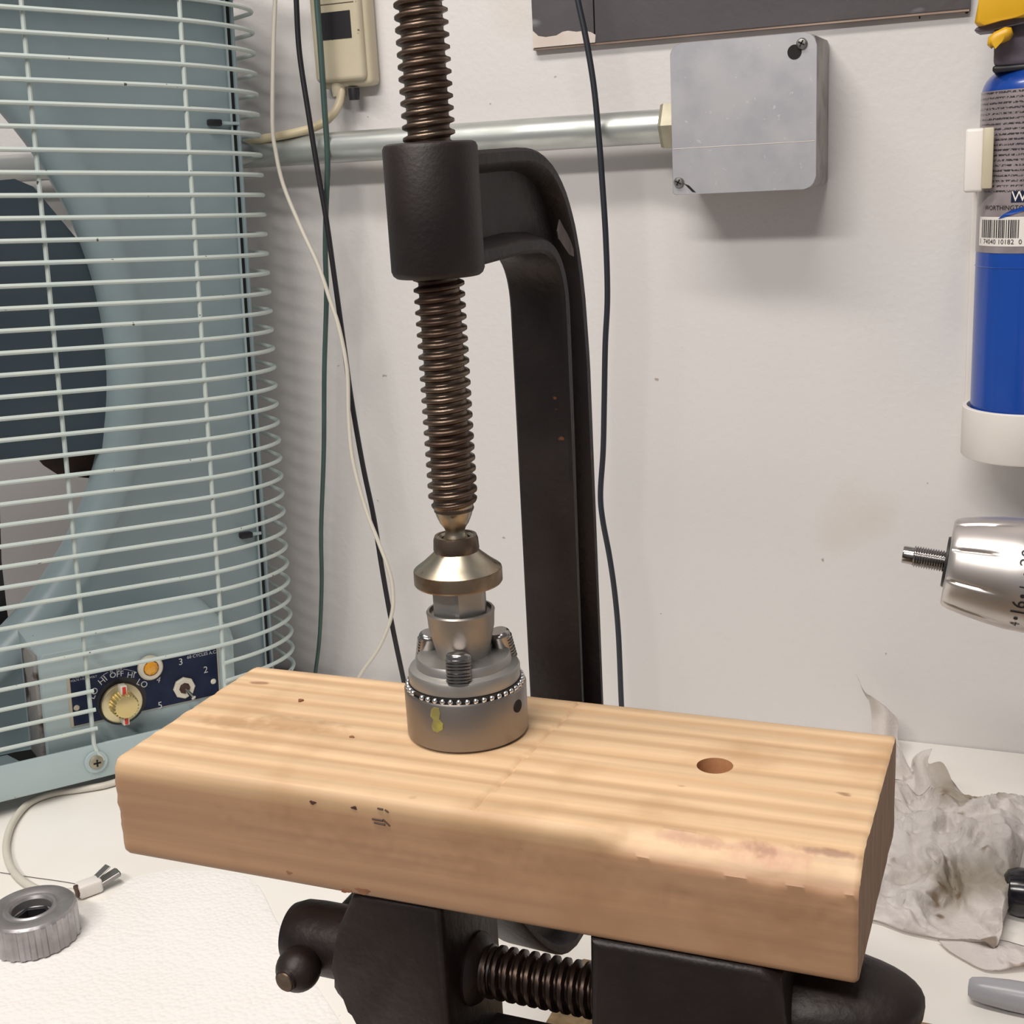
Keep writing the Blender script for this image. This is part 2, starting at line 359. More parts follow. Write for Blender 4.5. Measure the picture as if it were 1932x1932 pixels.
        x_ = N.new('ShaderNodeMix'); x_.data_type = 'RGBA'; L.new(q.outputs[0], x_.inputs[0]); L.new(b.inputs['Base Color'].links[0].from_socket, x_.inputs[6]); x_.inputs[7].default_value = (*col, 1)
        L.new(x_.outputs[2], b.inputs['Base Color'])
    knot(1450, 1608, .3400, .017, .0045, (.50, .25, .17), .6)
    knot(1432, 1597, .3410, .0055, .0035, (.26, .105, .06), .85)
    knot(1310, 1582, .3405, .013, .0030, (.42, .20, .13), .6)
    knot(1570, 1607, .3435, .016, .0016, (.22, .11, .07), .7)
    knot(1505, 1790, .3352, .010, .0045, (.33, .18, .10), .6)
    knot(560, 1360, .38, .022, .006, (.36, .21, .10), .6)
    knot(440, 1375, .375, .020, .006, (.38, .22, .11), .6)
    specks(m, 95, .765, (.20, .09, .04), .03, .7, (.5, 1, 1))
    return m
M['wood'] = wood()
M['wood_hole'] = mat('bored_wood', (0.42, 0.19, 0.085), .6, noise_scale=200, color2=(.50, .25, .12))
M['end_grain_shaded'] = mat('end_grain_shaded', (0.36, 0.225, 0.145), .75, noise_scale=1, color2=(.27, .165, .105), stretch=(90, 260, 60), bump=(1.0, .0004))  # end grain, made darker still to paint in the shade on the ends
M['knot'] = mat('knot_brown', (0.19, 0.075, 0.035), .6, noise_scale=150, color2=(.28, .13, .07))

# embossed dots for paper towel
def emboss(m, scale, dist):
    nt = m.node_tree; N = nt.nodes; L = nt.links; b = N['Principled BSDF']
    tc = N.new('ShaderNodeTexCoord'); vo = N.new('ShaderNodeTexVoronoi'); vo.inputs['Scale'].default_value = scale
    L.new(tc.outputs['Object'], vo.inputs['Vector'])
    nz = N.new('ShaderNodeTexNoise'); nz.inputs['Scale'].default_value = scale * .3; L.new(tc.outputs['Object'], nz.inputs['Vector'])
    ma = N.new('ShaderNodeMath'); ma.operation = 'MULTIPLY_ADD'; ma.inputs[1].default_value = -.8
    L.new(vo.outputs['Distance'], ma.inputs[0]); L.new(nz.outputs['Fac'], ma.inputs[2])
    bp = N.new('ShaderNodeBump'); bp.inputs['Distance'].default_value = dist
    L.new(ma.outputs[0], bp.inputs['Height']); L.new(bp.outputs[0], b.inputs['Normal'])
emboss(M['towel'], 330, .0006)
M['towel2'] = mat('used_paper_towel', (0.90, 0.86, 0.845), .85, noise_scale=18, color2=(.80, .75, .72))
specks(M['towel2'], 14, .565, (.30, .23, .12), .16, .8)
specks(M['towel2'], 60, .66, (.22, .12, .04), .08, .7)
emboss(M['towel2'], 420, .0003)

# ================================================================== setting
WY = 0.9625
bm = new(); box(bm, -2.6, 2.2, WY, WY + .1, -.9, 2.2)
solo('wall_back', bm, M['wall'], 'off-white painted wall behind the bench', None, kind='structure', smooth=False)
bm = new(); box(bm, -2.6, 2.2, -2.5, WY, -.95, -.9)
solo('floor', bm, M['floor'], 'concrete floor below the bench', None, kind='structure', smooth=False)
t = thing('workbench', 'white laminate workbench top running along the painted wall', 'workbench', (-.3, .6, -.9))
bm = new(); box(bm, -1.9, 1.3, .16, WY - .0005, -.04, 0, .002)
part('bench_top', bm, M['bench'], t)
for x in (-1.85, 1.2):
    for y in (.22, .86):
        bm = new(); box(bm, x, x + .07, y, y + .07, -.9, -.04, .003); part('leg', bm, M['particle'], t)

# ================================================================== grey painted panel high on the wall
t = thing('painted_panel', 'dark grey painted panel on the wall above the metal junction box', 'panel', (-.15, WY, .525))
zb = H + .0858; YP = .9555
bm = new(); box(bm, -.3645, -.3168, YP, WY - .0002, zb, zb + .5, .0006); part('panel', bm, [M['board_paint']], t)
bm = new(); box(bm, -.3160, -.058, YP, WY - .0002, zb, zb + .5, .0006); part('panel', bm, [M['board_paint']], t)
bm = new(); box(bm, -.3650, -.0585, YP + .0008, WY - .0002, zb - .0014, zb, 0); part('raw_edge', bm, M['board_edge'], t, smooth=False, label='bare brown lower edge of the grey panel')
# torn strip without paint at its lower left corner
top = [on_y(u, v, YP) for u, v in ((1005, 58), (1016, 68), (1030, 70), (1050, 67), (1062, 60), (1072, 58), (1088, 60), (1104, 58), (1116, 61), (1124, 66))]
poly = [(p.x, p.z) for p in top] + [(-.3160, zb + .0002), (-.3645, zb + .0002)]
bm = new(); prism(bm, poly, lambda x, z: Vector((x, YP - .0005, z)), lambda x, z: Vector((x, YP + .0002, z)))
part('bare_strip', bm, M['board_raw'], t, smooth=False, label='pale strip where the paint has torn away')
# chipped plaster hole under the panel's right end
bm = new()
for (u, v, w, h) in ((1735, 31, 3, 9), (1700, 19, 24, 2.5), (1772, 22, 22, 3), (1800, 18, 18, 4), (1824, 22, 6, 7)):
    c = on_y(u, v, WY - .0006)
    lathe(bm, [(0, 0), (.00038 * w * .5, 0), (.00038 * w * .5, .0004), (0, .0004)], (0, 0, 0), (0, 1, 0), 9)
    for q in bm.verts:
        if not q.tag: q.tag = True; q.co = Vector((q.co.x, q.co.y, q.co.z * h / w)) + c
solo('plaster_chip', bm, M['dirt_brown'], 'dark chipped plaster gaps under the right end of the grey panel', 'damage', smooth=False)

# ================================================================== junction box
def build_box():
    y0 = .905; x0, x1 = -.2462, -.1483
    zt = on_y(1400, 72, y0).z; zl = on_y(1400, 362, y0).z
    t = thing('junction_box', 'square galvanised metal junction box with screwed cover on the wall', 'electrical box', ((x0 + x1) / 2, WY, zl))
    bm = new(); box(bm, x0 + .0015, x1 - .001, y0 + .002, WY - .0003, zl + .0012, zt - .001, .003)
    part('box_body', bm, M['galv_side'], t)
    # cover with rounded top left / right corners, cut corner lower left
    c = .008; poly = []
    def arc(cx, cz, a0, a1, r=c):
        for k in range(7):
            a = radians(a0 + (a1 - a0) * k / 6); poly.append((cx + r * cos(a), cz + r * sin(a)))
    arc(x1 - c, zt - c, 0, 90); arc(x0 + c, zt - c, 90, 180)
    poly += [(x0, zl + .0015), (x0 + .0015, zl), (x0 + .017, zl), (x0 + .012, zl + .0045)][0:2] + [(x0 + .0165, zl)]
    arc(x1 - c, zl + c, -90, 0)
    bm = new(); prism(bm, poly, lambda x, z: Vector((x, y0 - .0015, z)), lambda x, z: Vector((x, y0 + .0012, z)), .0004, 1)
    cv = part('cover', bm, M['galv'], t)
    # knockout hole upper right, screws
    ph = on_y(1499, 98, y0 - .0016); ps = on_y(1513, 82, y0 - .002); pl = on_y(1281, 344, y0 - .002)
    bm = new(); lathe(bm, [(0, 0), (.0046, 0), (.0046, .0006), (0, .0006)], ph + Vector((0, -.0003, 0)), (0, 1, 0), 24); part('screw_slot_hole', bm, M['hole'], t)
    for p in (ps, pl):
        bm = new(); lathe(bm, [(0, .004), (.0017, .004), (.0017, .001), (.0036, .0008), (.0036, -.0008), (.0026, -.0022), (0, -.0026)], p, (0, 1, 0), 20)
        s = part('screw', bm, M['tip_metal'], t)
        bm = new(); R_ = Matrix.Translation(p + Vector((0, -.0026, 0))) @ Matrix.Rotation(.5, 4, 'Y')
        box(bm, -.0022, .0022, -.0002, .0003, -.0004, .0004, M=R_); box(bm, -.0004, .0004, -.0002, .0003, -.0022, .0022, M=R_)
        part('slot', bm, M['hole'], s)
    # dark notch where the cover is cut at the lower left screw
    q = [on_y(u, v, y0 - .0017) for u, v in ((1290, 346), (1300, 350), (1313, 363), (1306, 362))]
    bm = new(); prism(bm, [(p.x, p.z) for p in q], lambda x, z: Vector((x, y0 - .0017, z)), lambda x, z: Vector((x, y0 - .001, z)))
    part('cover_notch', bm, M['hole'], t, smooth=False)
    bm = new(); za, zc = on_y(1262, 282, y0).z, on_y(1532, 266, y0).z
    tube(bm, [(x0 + .001, y0 - .0015, (za + zc) / 2), (x1 - .001, y0 - .0015, (za + zc) / 2)], .00025, 5)
    part('scratch', bm, M['board_raw'], cv)
build_box()
# conduit with hexagonal connector
ZC = H + .0238
t = thing('electrical_conduit', 'galvanised steel conduit pipe running along the wall to the junction box', 'conduit', (-.45, .935, ZC))
bm = new(); lathe(bm, [(.0105, -1.9), (.0118, -1.9), (.0118, .222), (.0105, .222)], (-.48, .935, ZC), (1, 0, 0), 40); part('pipe', bm, M['conduit'], t)
bm = new(); lathe(bm, [(.012, 0), (.0165, .0012), (.0175, .0035), (.0175, .0125), (.0160, .0152), (.012, .0152)], (-.2615, .935, ZC), (1, 0, 0), 6)
part('hex_connector', bm, M['nut'], t, ang=20)

# ================================================================== ivory power strip, its cord
def build_strip():
    x0, x1 = -.5440, -.4975; y0 = .940; zb = H + .0690
    t = thing('power_strip', 'aged ivory plastic power strip mounted upright on the wall', 'power strip', ((x0 + x1) / 2, WY, zb))
    bm = new(); box(bm, x0, x1 + .0015, y0 + .006, WY - .0003, zb, zb + .34, .0045, 3); part('back_shell', bm, M['ivory'], t)
    bm = new(); box(bm, x0 + .001, x1 - .002, y0, y0 + .0095, zb + .004, zb + .335, .004, 3); part('front_shell', bm, M['ivory'], t)
    a = on_y(604, 25, y0); b = on_y(664, 71, y0)
    bm = new(); box(bm, a.x, b.x, y0 - .0004, y0 + .001, b.z, a.z, 0); part('dark_window', bm, M['black'], t, smooth=False, label='black rectangular window')
    bm = new(); box(bm, x0 + .010, x1 - .006, y0 - .0003, y0 + .001, a.z + .0055, a.z + .006, 0); part('seam', bm, M['dirt_brown'], t, smooth=False)
    bm = new(); p = on_y(668, 176, .950); lathe(bm, [(0, -.005), (.0040, -.005), (.0044, 0), (.0044, .004), (0, .004)], p, (0, 0, 1), 18); part('breaker_button', bm, M['black'], t)
    bm = new(); pts = [on_y(u, v, y) for u, v, y in ((643, 160, .950), (644, 178, .947), (635, 205, .94), (615, 228, .935), (585, 243, .930), (540, 254, .925), (500, 261, .925), (470, 269, .93), (445, 280, .936), (410, 287, .945), (370, 290, .952), (300, 290, .952))]
    tube(bm, catmull(pts), .0034, 12); part('cord', bm, M['ivory_cord'], t, label='thick ivory cord')
    p = on_y(640, 167, .950); bm = new(); lathe(bm, [(0, -.006), (.0055, -.006), (.006, 0), (.006, .005), (0, .005)], p, (0, 0, 1), 20); part('strain_relief', bm, M['ivory'], t)
build_strip()

# ================================================================== hanging cords
def hang(name, pts, r, m, label, flat=None, y=.912, ys=None):
    P = [on_y(p[0], p[1], (p[2] if len(p) > 2 else y)) for p in pts]
    bm = new(); tube(bm, catmull(P, 7), r, 12, flat=flat)
    b = P[-1]
    return solo(name, bm, m, label, 'cord', base=b, group=None)
hang('hanging_cord', [(509, -900), (517, -400), (519, -60), (519, 0), (516, 80), (514, 230), (520, 285), (535, 350), (568, 430), (600, 500), (624, 570), (640, 620), (655, 700), (658, 790), (666, 870), (690, 960), (713, 1020), (732, 1070), (741, 1110), (739, 1160), (716, 1220), (683, 1268), (660, 1310)], .00165, M['cord_white'], 'thin off-white cord hanging in curves beside the fan', y=.905)
hang('hanging_cord', [(517, -900), (537, -400), (557, -60), (559, 0), (565, 100), (583, 220), (600, 325), (615, 410), (632, 530), (650, 660), (664, 760), (685, 880), (705, 975), (722, 1080), (740, 1180), (762, 1285), (775, 1340)], .0021, M['cord_black'], 'thick black cord crossing behind the off-white cord left of the screw', y=.915)
hang('hanging_cord', [(566, -900), (582, -400), (596, -60), (598, 0), (604, 80), (612, 200), (618, 300), (615, 400), (614, 480), (616, 560), (612, 700), (611, 850), (606, 1000), (607, 1100), (603, 1200), (596, 1262), (590, 1300)], lambda t: .0026 - .0010 * t, M['cord_green'], 'dark green cord hanging straight down in front of the power strip', y=.923)
hang('hanging_cord', [(1020, -900), (1050, -400), (1080, -60), (1090, 0), (1105, 70), (1120, 160), (1130, 260), (1136, 340), (1143, 450), (1146, 560), (1142, 650), (1140, 760), (1138, 850), (1133, 930), (1137, 980), (1150, 1050), (1160, 1120), (1167, 1200), (1172, 1320), (1176, 1400)], .0022, M['cord_navy'], 'black cord hanging on the wall right of the clamp', y=.915)
bm = new()
P = [on_z(u, v, .0030) for u, v in ((480, 1215), (520, 1240), (565, 1268), (640, 1284), (720, 1292), (800, 1300))]
P = [Vector((p.x, min(p.y, WY - .006), .0024)) for p in P]
tube(bm, catmull(P), .0022, 10)
solo('loose_cord', bm, M['cord_black'], 'black cord lying along the foot of the wall behind the board', 'cord', base=P[0])

# ================================================================== FAN
FX = Vector((0.56045764, 0.82662984, -0.05069864)); FY = Vector((-0.82748145, 0.56145191, 0.00679717)); FZ = Vector((0.03408359, 0.03814266, 0.99869087))
F0 = Vector((-0.71255854, 0.67249098, -0.44)) * .97 + CAM
FM = Matrix(((FX.x, FY.x, FZ.x, F0.x), (FX.y, FY.y, FZ.y, F0.y), (FX.z, FY.z, FZ.z, F0.z), (0, 0, 0, 1)))
def fl(u, v, d):
    r = ray(u, v); t_ = ((F0 + FY * d - CAM).dot(FY)) / r.dot(FY); q = CAM + r * t_ - F0
    return Vector((q.dot(FX), q.dot(FY), q.dot(FZ)))
def build_fan():
    def lean(b_):
        for v in b_.verts:
            if v.co.x > .2: v.co.x += .0055 * (1 - v.co.z / .58)
        return b_
    t = thing('box_fan', 'large vintage pale blue floor fan with a wire grille standing on the bench', 'fan', FM)
    XL = -.54; XR = .2300; ZT = .604; D1 = .060
    CX, CZ, CR = -.1478, .3167, .2723
    # housing back plate with the round opening and its rolled lip
    bm = new(); n = 128; inner, outer = [], []
    for k in range(n):
        a = 2 * pi * k / n; dx, dz = cos(a), sin(a)
        inner.append((CX + CR * dx, CZ + CR * dz))
        s = min(((XR - CX) / dx) if dx > 1e-6 else 9, ((XL - CX) / dx) if dx < -1e-6 else 9, ((ZT - CZ) / dz) if dz > 1e-6 else 9, ((.012 - CZ) / dz) if dz < -1e-6 else 9)
        outer.append((CX + s * dx, CZ + s * dz))
    # snap the nearest samples to the four corners so that the plate is a full rectangle
    for cx, cz in ((XR, ZT), (XL, ZT), (XL, .012), (XR, .012)):
        k = min(range(n), key=lambda i: (outer[i][0] - cx) ** 2 + (outer[i][1] - cz) ** 2); outer[k] = (cx, cz)
    rings = []
    for d, off in ((D1 + .0012, 0), (D1, 0)): rings.append([bm.verts.new((x, d, z)) for x, z in outer])
    for dr, d in ((.030, D1), (.026, D1 - .003), (.020, D1 - .0045), (.010, D1 - .003), (.003, D1 + .003), (0, D1 + .011), (.001, D1 + .022)):
        rings.append([bm.verts.new((CX + (CR + dr) * cos(2 * pi * k / n), d, CZ + (CR + dr) * sin(2 * pi * k / n))) for k in range(n)])
    # keep the roll inside the plate where it would pass the sides
    for R_ in rings[2:]:
        for v in R_: v.co.z = min(max(v.co.z, .014), ZT - .002)
    for A, B in zip(rings, rings[1:]):
        for j in range(n):
            k = (j + 1) % n; bm.faces.new((A[j], A[k], B[k], B[j]))
    part('housing_panel', lean(bm), M['fan_blue'], t, local=True, ang=50)
    # side strip, black strip along the panel edge
    bm = new(); box(bm, .2300, .2336, D1 - .0015, D1 + .0005, .02, ZT, 0); part('edge_strip', lean(bm), M['black'], t, local=True, smooth=False, label='black strip beside the panel edge')
    bm = new(); box(bm, .2336, .2360, D1 - .005, D1 + .024, .015, ZT, .0008); part('side_rail', lean(bm), M['fan_blue'], t, local=True)
    bm = new(); box(bm, XL - .006, XL, D1 - .005, D1 + .024, .015, ZT, .0008); part('side_rail', bm, M['fan_blue'], t, local=True)
    bm = new(); box(bm, XL - .006, .2360, .0035, D1 + .024, ZT, ZT + .004, .001); part('top_rail', bm, M['fan_blue'], t, local=True)
    bm = new(); box(bm, .2290, .2302, D1 - .0035, D1 - .0015, .02, ZT, 0); part('panel_hem', lean(bm), M['fan_base'], t, local=True, smooth=False)
    # base pan, front rail
    bm = new(); box(bm, XL, .235, .0025, .090, .0105, .0125, .0006); part('base_pan', bm, M['fan_blue'], t, local=True)
    bm = new(); box(bm, XL, .235, 0, .0030, .0005, .0282, .0012, 3); 
    part('front_rail', bm, M['fan_base'], t, local=True)
    # flat black patch on the pan at the left
    q = [fl(u, v, 0.04) for u, v in ((-40, 1360), (0, 1377), (100, 1408), (112, 1424), (60, 1434), (0, 1405), (-40, 1390))]
    q = [Vector((p.x, 0, 0)) for p in q]
    poly = []
    for u, v in ((-40, 1368), (0, 1380), (98, 1408), (112, 1432), (66, 1450), (0, 1404), (-40, 1385)):
        r = ray(u, v); o_ = F0 + FZ * .0130; tt = (o_ - CAM).dot(FZ) / r.dot(FZ); w = CAM + r * tt - F0; poly.append((w.dot(FX), min(max(w.dot(FY), .004), .057)))
    bm = new(); prism(bm, poly, lambda x, y: Vector((x, y, .0132)), lambda x, y: Vector((x, y, .0122))); part('pan_black_patch', bm, M['hole'], t, local=True, smooth=False)
    # feet
    for x, zf in ((.19, -.0030), (-.42, -.0335)):
        for d in (.012, .075):
            bm = new(); lathe(bm, [(0, zf), (.009, zf), (.011, zf + .003), (.010, .011), (0, .011)], (x, d, 0), (0, 0, 1), 20); part('foot', bm, M['black'], t, local=True)
    # grille wires: one ring mesh shared by every row
    def path():
        P = [(XL - .01, .105), (XL - .018, .075), (XL - .012, .035), (XL + .02, .008), (XL + .06, -.0019)]
        x = XL + .10
        while x < .155: P.append((x, -.0019)); x += .05
        ex, ey, cx0, cy0 = .106, .0590, .151, .0571
        for k in range(0, 13):
            a = radians(90 * k / 12); P.append((cx0 + ex * sin(a), cy0 - ey * cos(a)))
        P += [(.2570, .080), (.2565, .104), (.2545, .1120), (.2480, .1150)]
        return [Vector((x, y, 0)) for x, y in P]
    def cut(P, xa, xb, front=True):
        out = []
        for i, p in enumerate(P):
            if xa <= p.x <= xb and (p.y < .05 or not front): out.append(p)
        return out
    full = catmull(path(), 4)
    bm = new(); tube(bm, full, .00165, 8); me = finish(bm, 'grille_wire', M['wire'])
    def row(z, me_):
        o = bpy.data.objects.new('grille_wire', me_); COL.objects.link(o); o.parent = t; o.location = (-.0085 * max(0, z - .05) / .5, 0, z); ROOT[o] = FM
    S = .97; z = [(.5670 - .01541 * k) * S for k in range(-3, 35)]
    for k in range(-3, 32): row(z[k + 3], me)
    # the rows that stop at the control opening
    L_ = [p for p in full if p.x < .064] + [Vector((.0735, -.0019, 0))]
    L_ = [p for p in L_ if not (p.x > .0735)]
    bm = new(); tube(bm, L_, .00165, 8); meL = finish(bm, 'grille_wire', M['wire'])
    i0 = next(i for i, p in enumerate(full) if p.x > .185)
    R2 = [Vector((.176, -.0019 + .0002, 0))] + full[i0:]
    bm = new(); tube(bm, R2, .00165, 8); meR = finish(bm, 'grille_wire', M['wire'])
    for k in (32, 33, 34): row(z[k + 3], meL); row(z[k + 3], meR)
    # uprights
    def upright(x0, x1, z0, z1, tab=False):
        bm = new(); P = [Vector((x1 + (x0 - x1) * k / 10, .0014, z1 + (z0 - z1) * k / 10)) for k in range(11)]
        if tab:
            P[-1] = Vector((x0, .0010, z0)); P += [Vector((x0 + .0012, -.0004, z0 - .006)), Vector((x0 + .0050, -.0014, z0 - .014))]
        tube(bm, P, .0017, 8); part('grille_upright', bm, M['wire'], t, local=True)
    lb = fl(172, 1405, 0)
    upright(.0708, .0655, lb.z, .60, True)
    upright(.1765, .1735, .03, .60)
    upright(-.06, -.06, .024, .60); upright(-.22, -.22, .024, .60)
    # flat looped tab of the left upright, with its screw
    c = fl(181, 1437, -.001)
    bm = new(); lathe(bm, [(.0036, -.0008), (.0085, -.0008), (.0085, .0008), (.0036, .0008), (.0036, -.0008)], (c.x, -.0012, c.z), (0, 1, 0), 28); tb = part('mounting_tab', bm, M['fan_base'], t, local=True)
    bm = new(); lathe(bm, [(0, -.0038), (.003, -.0036), (.0052, -.0022), (.0055, -.0012), (0, -.0012)], (c.x, -.0008, c.z), (0, 1, 0), 24); s = part('screw', bm, M['nut'], t, local=True, label='cross-head screw')
    bm = new(); box(bm, c.x - .0028, c.x + .0028, -.0049, -.0042, c.z - .0006, c.z + .0006); box(bm, c.x - .0006, c.x + .0006, -.0049, -.0042, c.z - .0028, c.z + .0028)
    part('screw_slot', bm, M['hole'], s, local=True, smooth=False)
    # spring clips at the right edge of the panel
    for u, v in ((405, 232), (464, 1009)):
        p = fl(u, v, D1 - .003); bm = new(); box(bm, p.x - .006, p.x + .0045, D1 - .008, D1 - .001, p.z - .0022, p.z + .0026, .0012); part('clip', bm, M['black'], t, local=True)
        bm = new(); box(bm, p.x + .0045, .2360, D1 - .0055, D1 - .0025, p.z - .0012, p.z + .0012, .0004); part('clip_arm', bm, M['fan_base'], t, local=True)
    # rotor seen through the opening
    bm = new(); lathe(bm, [(0, .074), (.055, .074), (.062, .080), (.062, .112), (0, .112)], (CX, 0, CZ), (0, 1, 0), 40)
    ro = part('rotor_hub', bm, M['blade'], t, local=True)
    def blade(angle, m):
        P = [fl(u, v, .082) for u, v in ((-70, 372), (-20, 342), (35, 337), (70, 352), (110, 402), (150, 452), (187, 505), (205, 560), (209, 640), (208, 720), (205, 800), (196, 846), (130, 852), (60, 862), (-10, 866), (-80, 868))]
        n_ = len(P); bm = new(); A, B = [], []
        for p in P:
            rx = (p.x - CX) / CR; y = .078 + .012 * (p.z - CZ) / .1
            A.append(bm.verts.new((p.x, y, p.z))); B.append(bm.verts.new((p.x, y + .002, p.z)))
        ca = bm.verts.new((CX + .04, .079, CZ + .05)); cb = bm.verts.new((CX + .04, .081, CZ + .05))
        ca2 = bm.verts.new((CX + .04, .075, CZ - .05)); cb2 = bm.verts.new((CX + .04, .077, CZ - .05))
        A += [ca2, ca]; B += [cb2, cb]; n_ += 2
        bm.faces.new(A); bm.faces.new(B[::-1])
        for i in range(n_): j = (i + 1) % n_; bm.faces.new((A[j], A[i], B[i], B[j]))
        if angle: bm.transform(Matrix.Translation((CX, 0, CZ)) @ Matrix.Rotation(radians(angle), 4, 'Y') @ Matrix.Translation((-CX, 0, -CZ)))
        part('blade', bm, m, t, local=True, smooth=False)
    blade(0, M['blade']); blade(120, M['blade']); blade(240, M['blade'])
    q = [fl(u, v, .094) for u, v in ((60, 850), (110, 838), (170, 812), (200, 782), (206, 800), (203, 850), (190, 905), (160, 902), (110, 896), (85, 880))]
    bm = new(); prism(bm, [(p.x, p.z) for p in q], lambda x, z: Vector((x, .096, z)), lambda x, z: Vector((x, .100, z))); part('motor_bracket', bm, M['dirt_brown'], t, local=True, smooth=False, label='dirty brown bracket behind the blade')
    q = [fl(u, v, .094) for u, v in ((-12, 960), (1, 962), (4, 1060), (14, 1150), (22, 1200), (8, 1210), (-12, 1120))]
    bm = new(); prism(bm, [(p.x, p.z) for p in q], lambda x, z: Vector((x, .096, z)), lambda x, z: Vector((x, .100, z))); part('motor_strut', bm, M['black'], t, local=True, smooth=False)
    # control box in the base
    bx = new(); x0, x1, zt = .0405, .1905, .1010
    prof = [(x0, .0125)] + [(x0, .098), (x0 + .003, .101)] + bez((x1 - .018, zt), (x1, zt), (x1, zt - .016), 6) + [(x1, .0125)]
    prism(bx, prof, lambda x, z: Vector((x, .0150, z)), lambda x, z: Vector((x - .004, .0600, z + (.012 if z > .05 else 0))), .0015, 2)
    cb_ = part('control_box', bx, M['fan_base'], t, local=True, ang=40)
    bm = new(); box(bm, x0 - .0035, x0 - .0005, .020, .058, .0126, .100, .0006); part('box_side_flange', bm, M['rust_flange'], t, local=True, label='rust-stained dark flange')
    # blue printed label plate
    lx0, lx1, lz0, lz1 = .0585, .1768, .0405, .0817; dd = .0142
    bm = new(); box(bm, lx0, lx1, dd - .0002, dd + .0006, lz0, lz1, 0); lp = part('label_plate', bm, M['tan_edge'], t, local=True, smooth=False)
    bm = new(); box(bm, lx0 + .0022, lx1 - .0012, dd - .0006, dd, lz0 + .0007, lz1 - .0003, 0); part('label_print', bm, M['navy'], lp, local=True, smooth=False, label='navy blue printed face')
    letters = new()
    def put(s, u, v, size, rot=0, align='CENTER'):
        p = fl(u, v, dd - .0007); b_ = text_bm(s, size, align)
        R_ = Matrix(((cos(rot), 0, -sin(rot)), (0, 1, 0), (sin(rot), 0, cos(rot))))
        for v_ in b_.verts:
            x, y = v_.co.x, v_.co.y
            v_.co = Vector((p.x + x * cos(rot) - y * sin(rot), dd - .0008, p.z + x * sin(rot) + y * cos(rot)))
        merge(letters, b_)
    put('LO', 177, 1308, .0070, radians(62)); put('HI', 194, 1284, .0070, radians(32)); put('OFF', 220, 1273, .0062, radians(-2))
    put('HI', 247, 1274, .0064, radians(-14)); put('LO', 268, 1290, .0070, radians(-36))
    put('IN', 210, 1267, .0022, radians(8)); put('OUT', 225, 1264, .0022, radians(0))
    put('3', 341, 1249, .0078); put('2', 388, 1264, .0078); put('4', 299, 1283, .0066, radians(-20)); put('5', 302, 1331, .0078)
    put('AMPS. 2.3', 380, 1228, .0036); put('60 CYCLES A.C.', 381, 1235, .0036)
    put('MOD. 10', 148, 1277, .0022); put('VOLTS 115', 146, 1283, .0022); put('NO.', 172, 1270, .0022); put('VOLT', 176, 1277, .0022)
    def arcline(uv, w):
        P = catmull([Vector((fl(u, v, dd).x, dd - .0009, fl(u, v, dd).z)) for u, v in uv], 5)
        tube(letters, P, w, 5)
    arcline(((232, 1262), (240, 1263), (248, 1265), (255, 1267)), .00016)
    arcline(((203, 1268), (197, 1271), (192, 1275), (188, 1279)), .00016)
    tip = fl(258, 1268, dd); a_ = letters.verts.new((tip.x, dd - .0009, tip.z)); b_ = letters.verts.new((tip.x - .0022, dd - .0009, tip.z + .0010)); c_ = letters.verts.new((tip.x - .0020, dd - .0009, tip.z - .0006)); letters.faces.new((a_, b_, c_))
    part('lettering', letters, M['print_white'], lp, local=True, smooth=False, label='white letters and numbers LO HI OFF HI LO 2 3 4 5')
    for u, v, m in ((403, 1286, 'cream_pl'), (145, 1336, 'tan_edge')):
        p = fl(u, v, dd - .001); bm = new(); lathe(bm, [(0, -.0010), (.0016, -.0010), (.0024, 0), (0, .0003)], (p.x, dd - .0005, p.z), (0, 1, 0), 16); part('rivet', bm, M[m], t, local=True)
    # knob
    k = fl(229, 1326, dd - .002); kx, kz = k.x, k.z
    bm = new(); lathe(bm, [(0, -.00005), (.0190, -.00005), (.0190, .0003), (0, .0003)], (kx + .001, dd - .0006, kz + .001), (0, 1, 0), 48); part('knob_backing', bm, M['black'], t, local=True, label='black disc behind the knob')
    bm = new(); lathe(bm, [(0, -.0050), (.0142, -.0050), (.0156, -.0042), (.0160, -.0025), (.0150, -.0012), (0, -.0012)], (kx, dd, kz), (0, 1, 0), 56); kd = part('control_knob', bm, M['gold_pale'], t, local=True, label='round gold control knob with red pointer')
    k2 = fl(238, 1333, dd - .015)
    bm = new(); lathe(bm, [(0, -.0172), (.0078, -.0172), (.0086, -.0168), (.0092, -.0160), (.0098, -.0050), (0, -.0050)], (k2.x, dd, k2.z), (0, 1, 0), 72, wob=lambda r, h, a: r + (.0006 * (1 if sin(a * 24) > 0 else -1) if r > .0088 else 0)); part('knob_cap', bm, M['gold'], kd, local=True)
    for dz, hh in ((.0122, .0068), (-.0128, .0060)):
        bm = new(); box(bm, k2.x - .0024, k2.x + .0024, dd - .0130, dd - .0052, k2.z + dz - hh / 2, k2.z + dz + hh / 2, .0004); part('pointer', bm, M['cream_pl'], kd, local=True)
        bm = new(); box(bm, k2.x - .0013, k2.x + .0013, dd - .0136, dd - .0128, k2.z + dz - hh / 2 + .0006, k2.z + dz + hh / 2 - .0006, .0003); part('red_mark', bm, M['red'], kd, local=True, label='red pointer mark')
    # amber pilot lamp, toggle switch
    a = fl(284, 1260, dd - .003)
    bm = new(); lathe(bm, [(0, 0), (.0096, 0), (.0098, -.003), (.0085, -.0045), (.0062, -.0045), (.0060, -.002), (0, -.002)], (a.x, dd - .0006, a.z), (0, 1, 0), 36); lm = part('pilot_lamp', bm, M['cream_pl'], t, local=True, label='amber pilot lamp in a white ring')
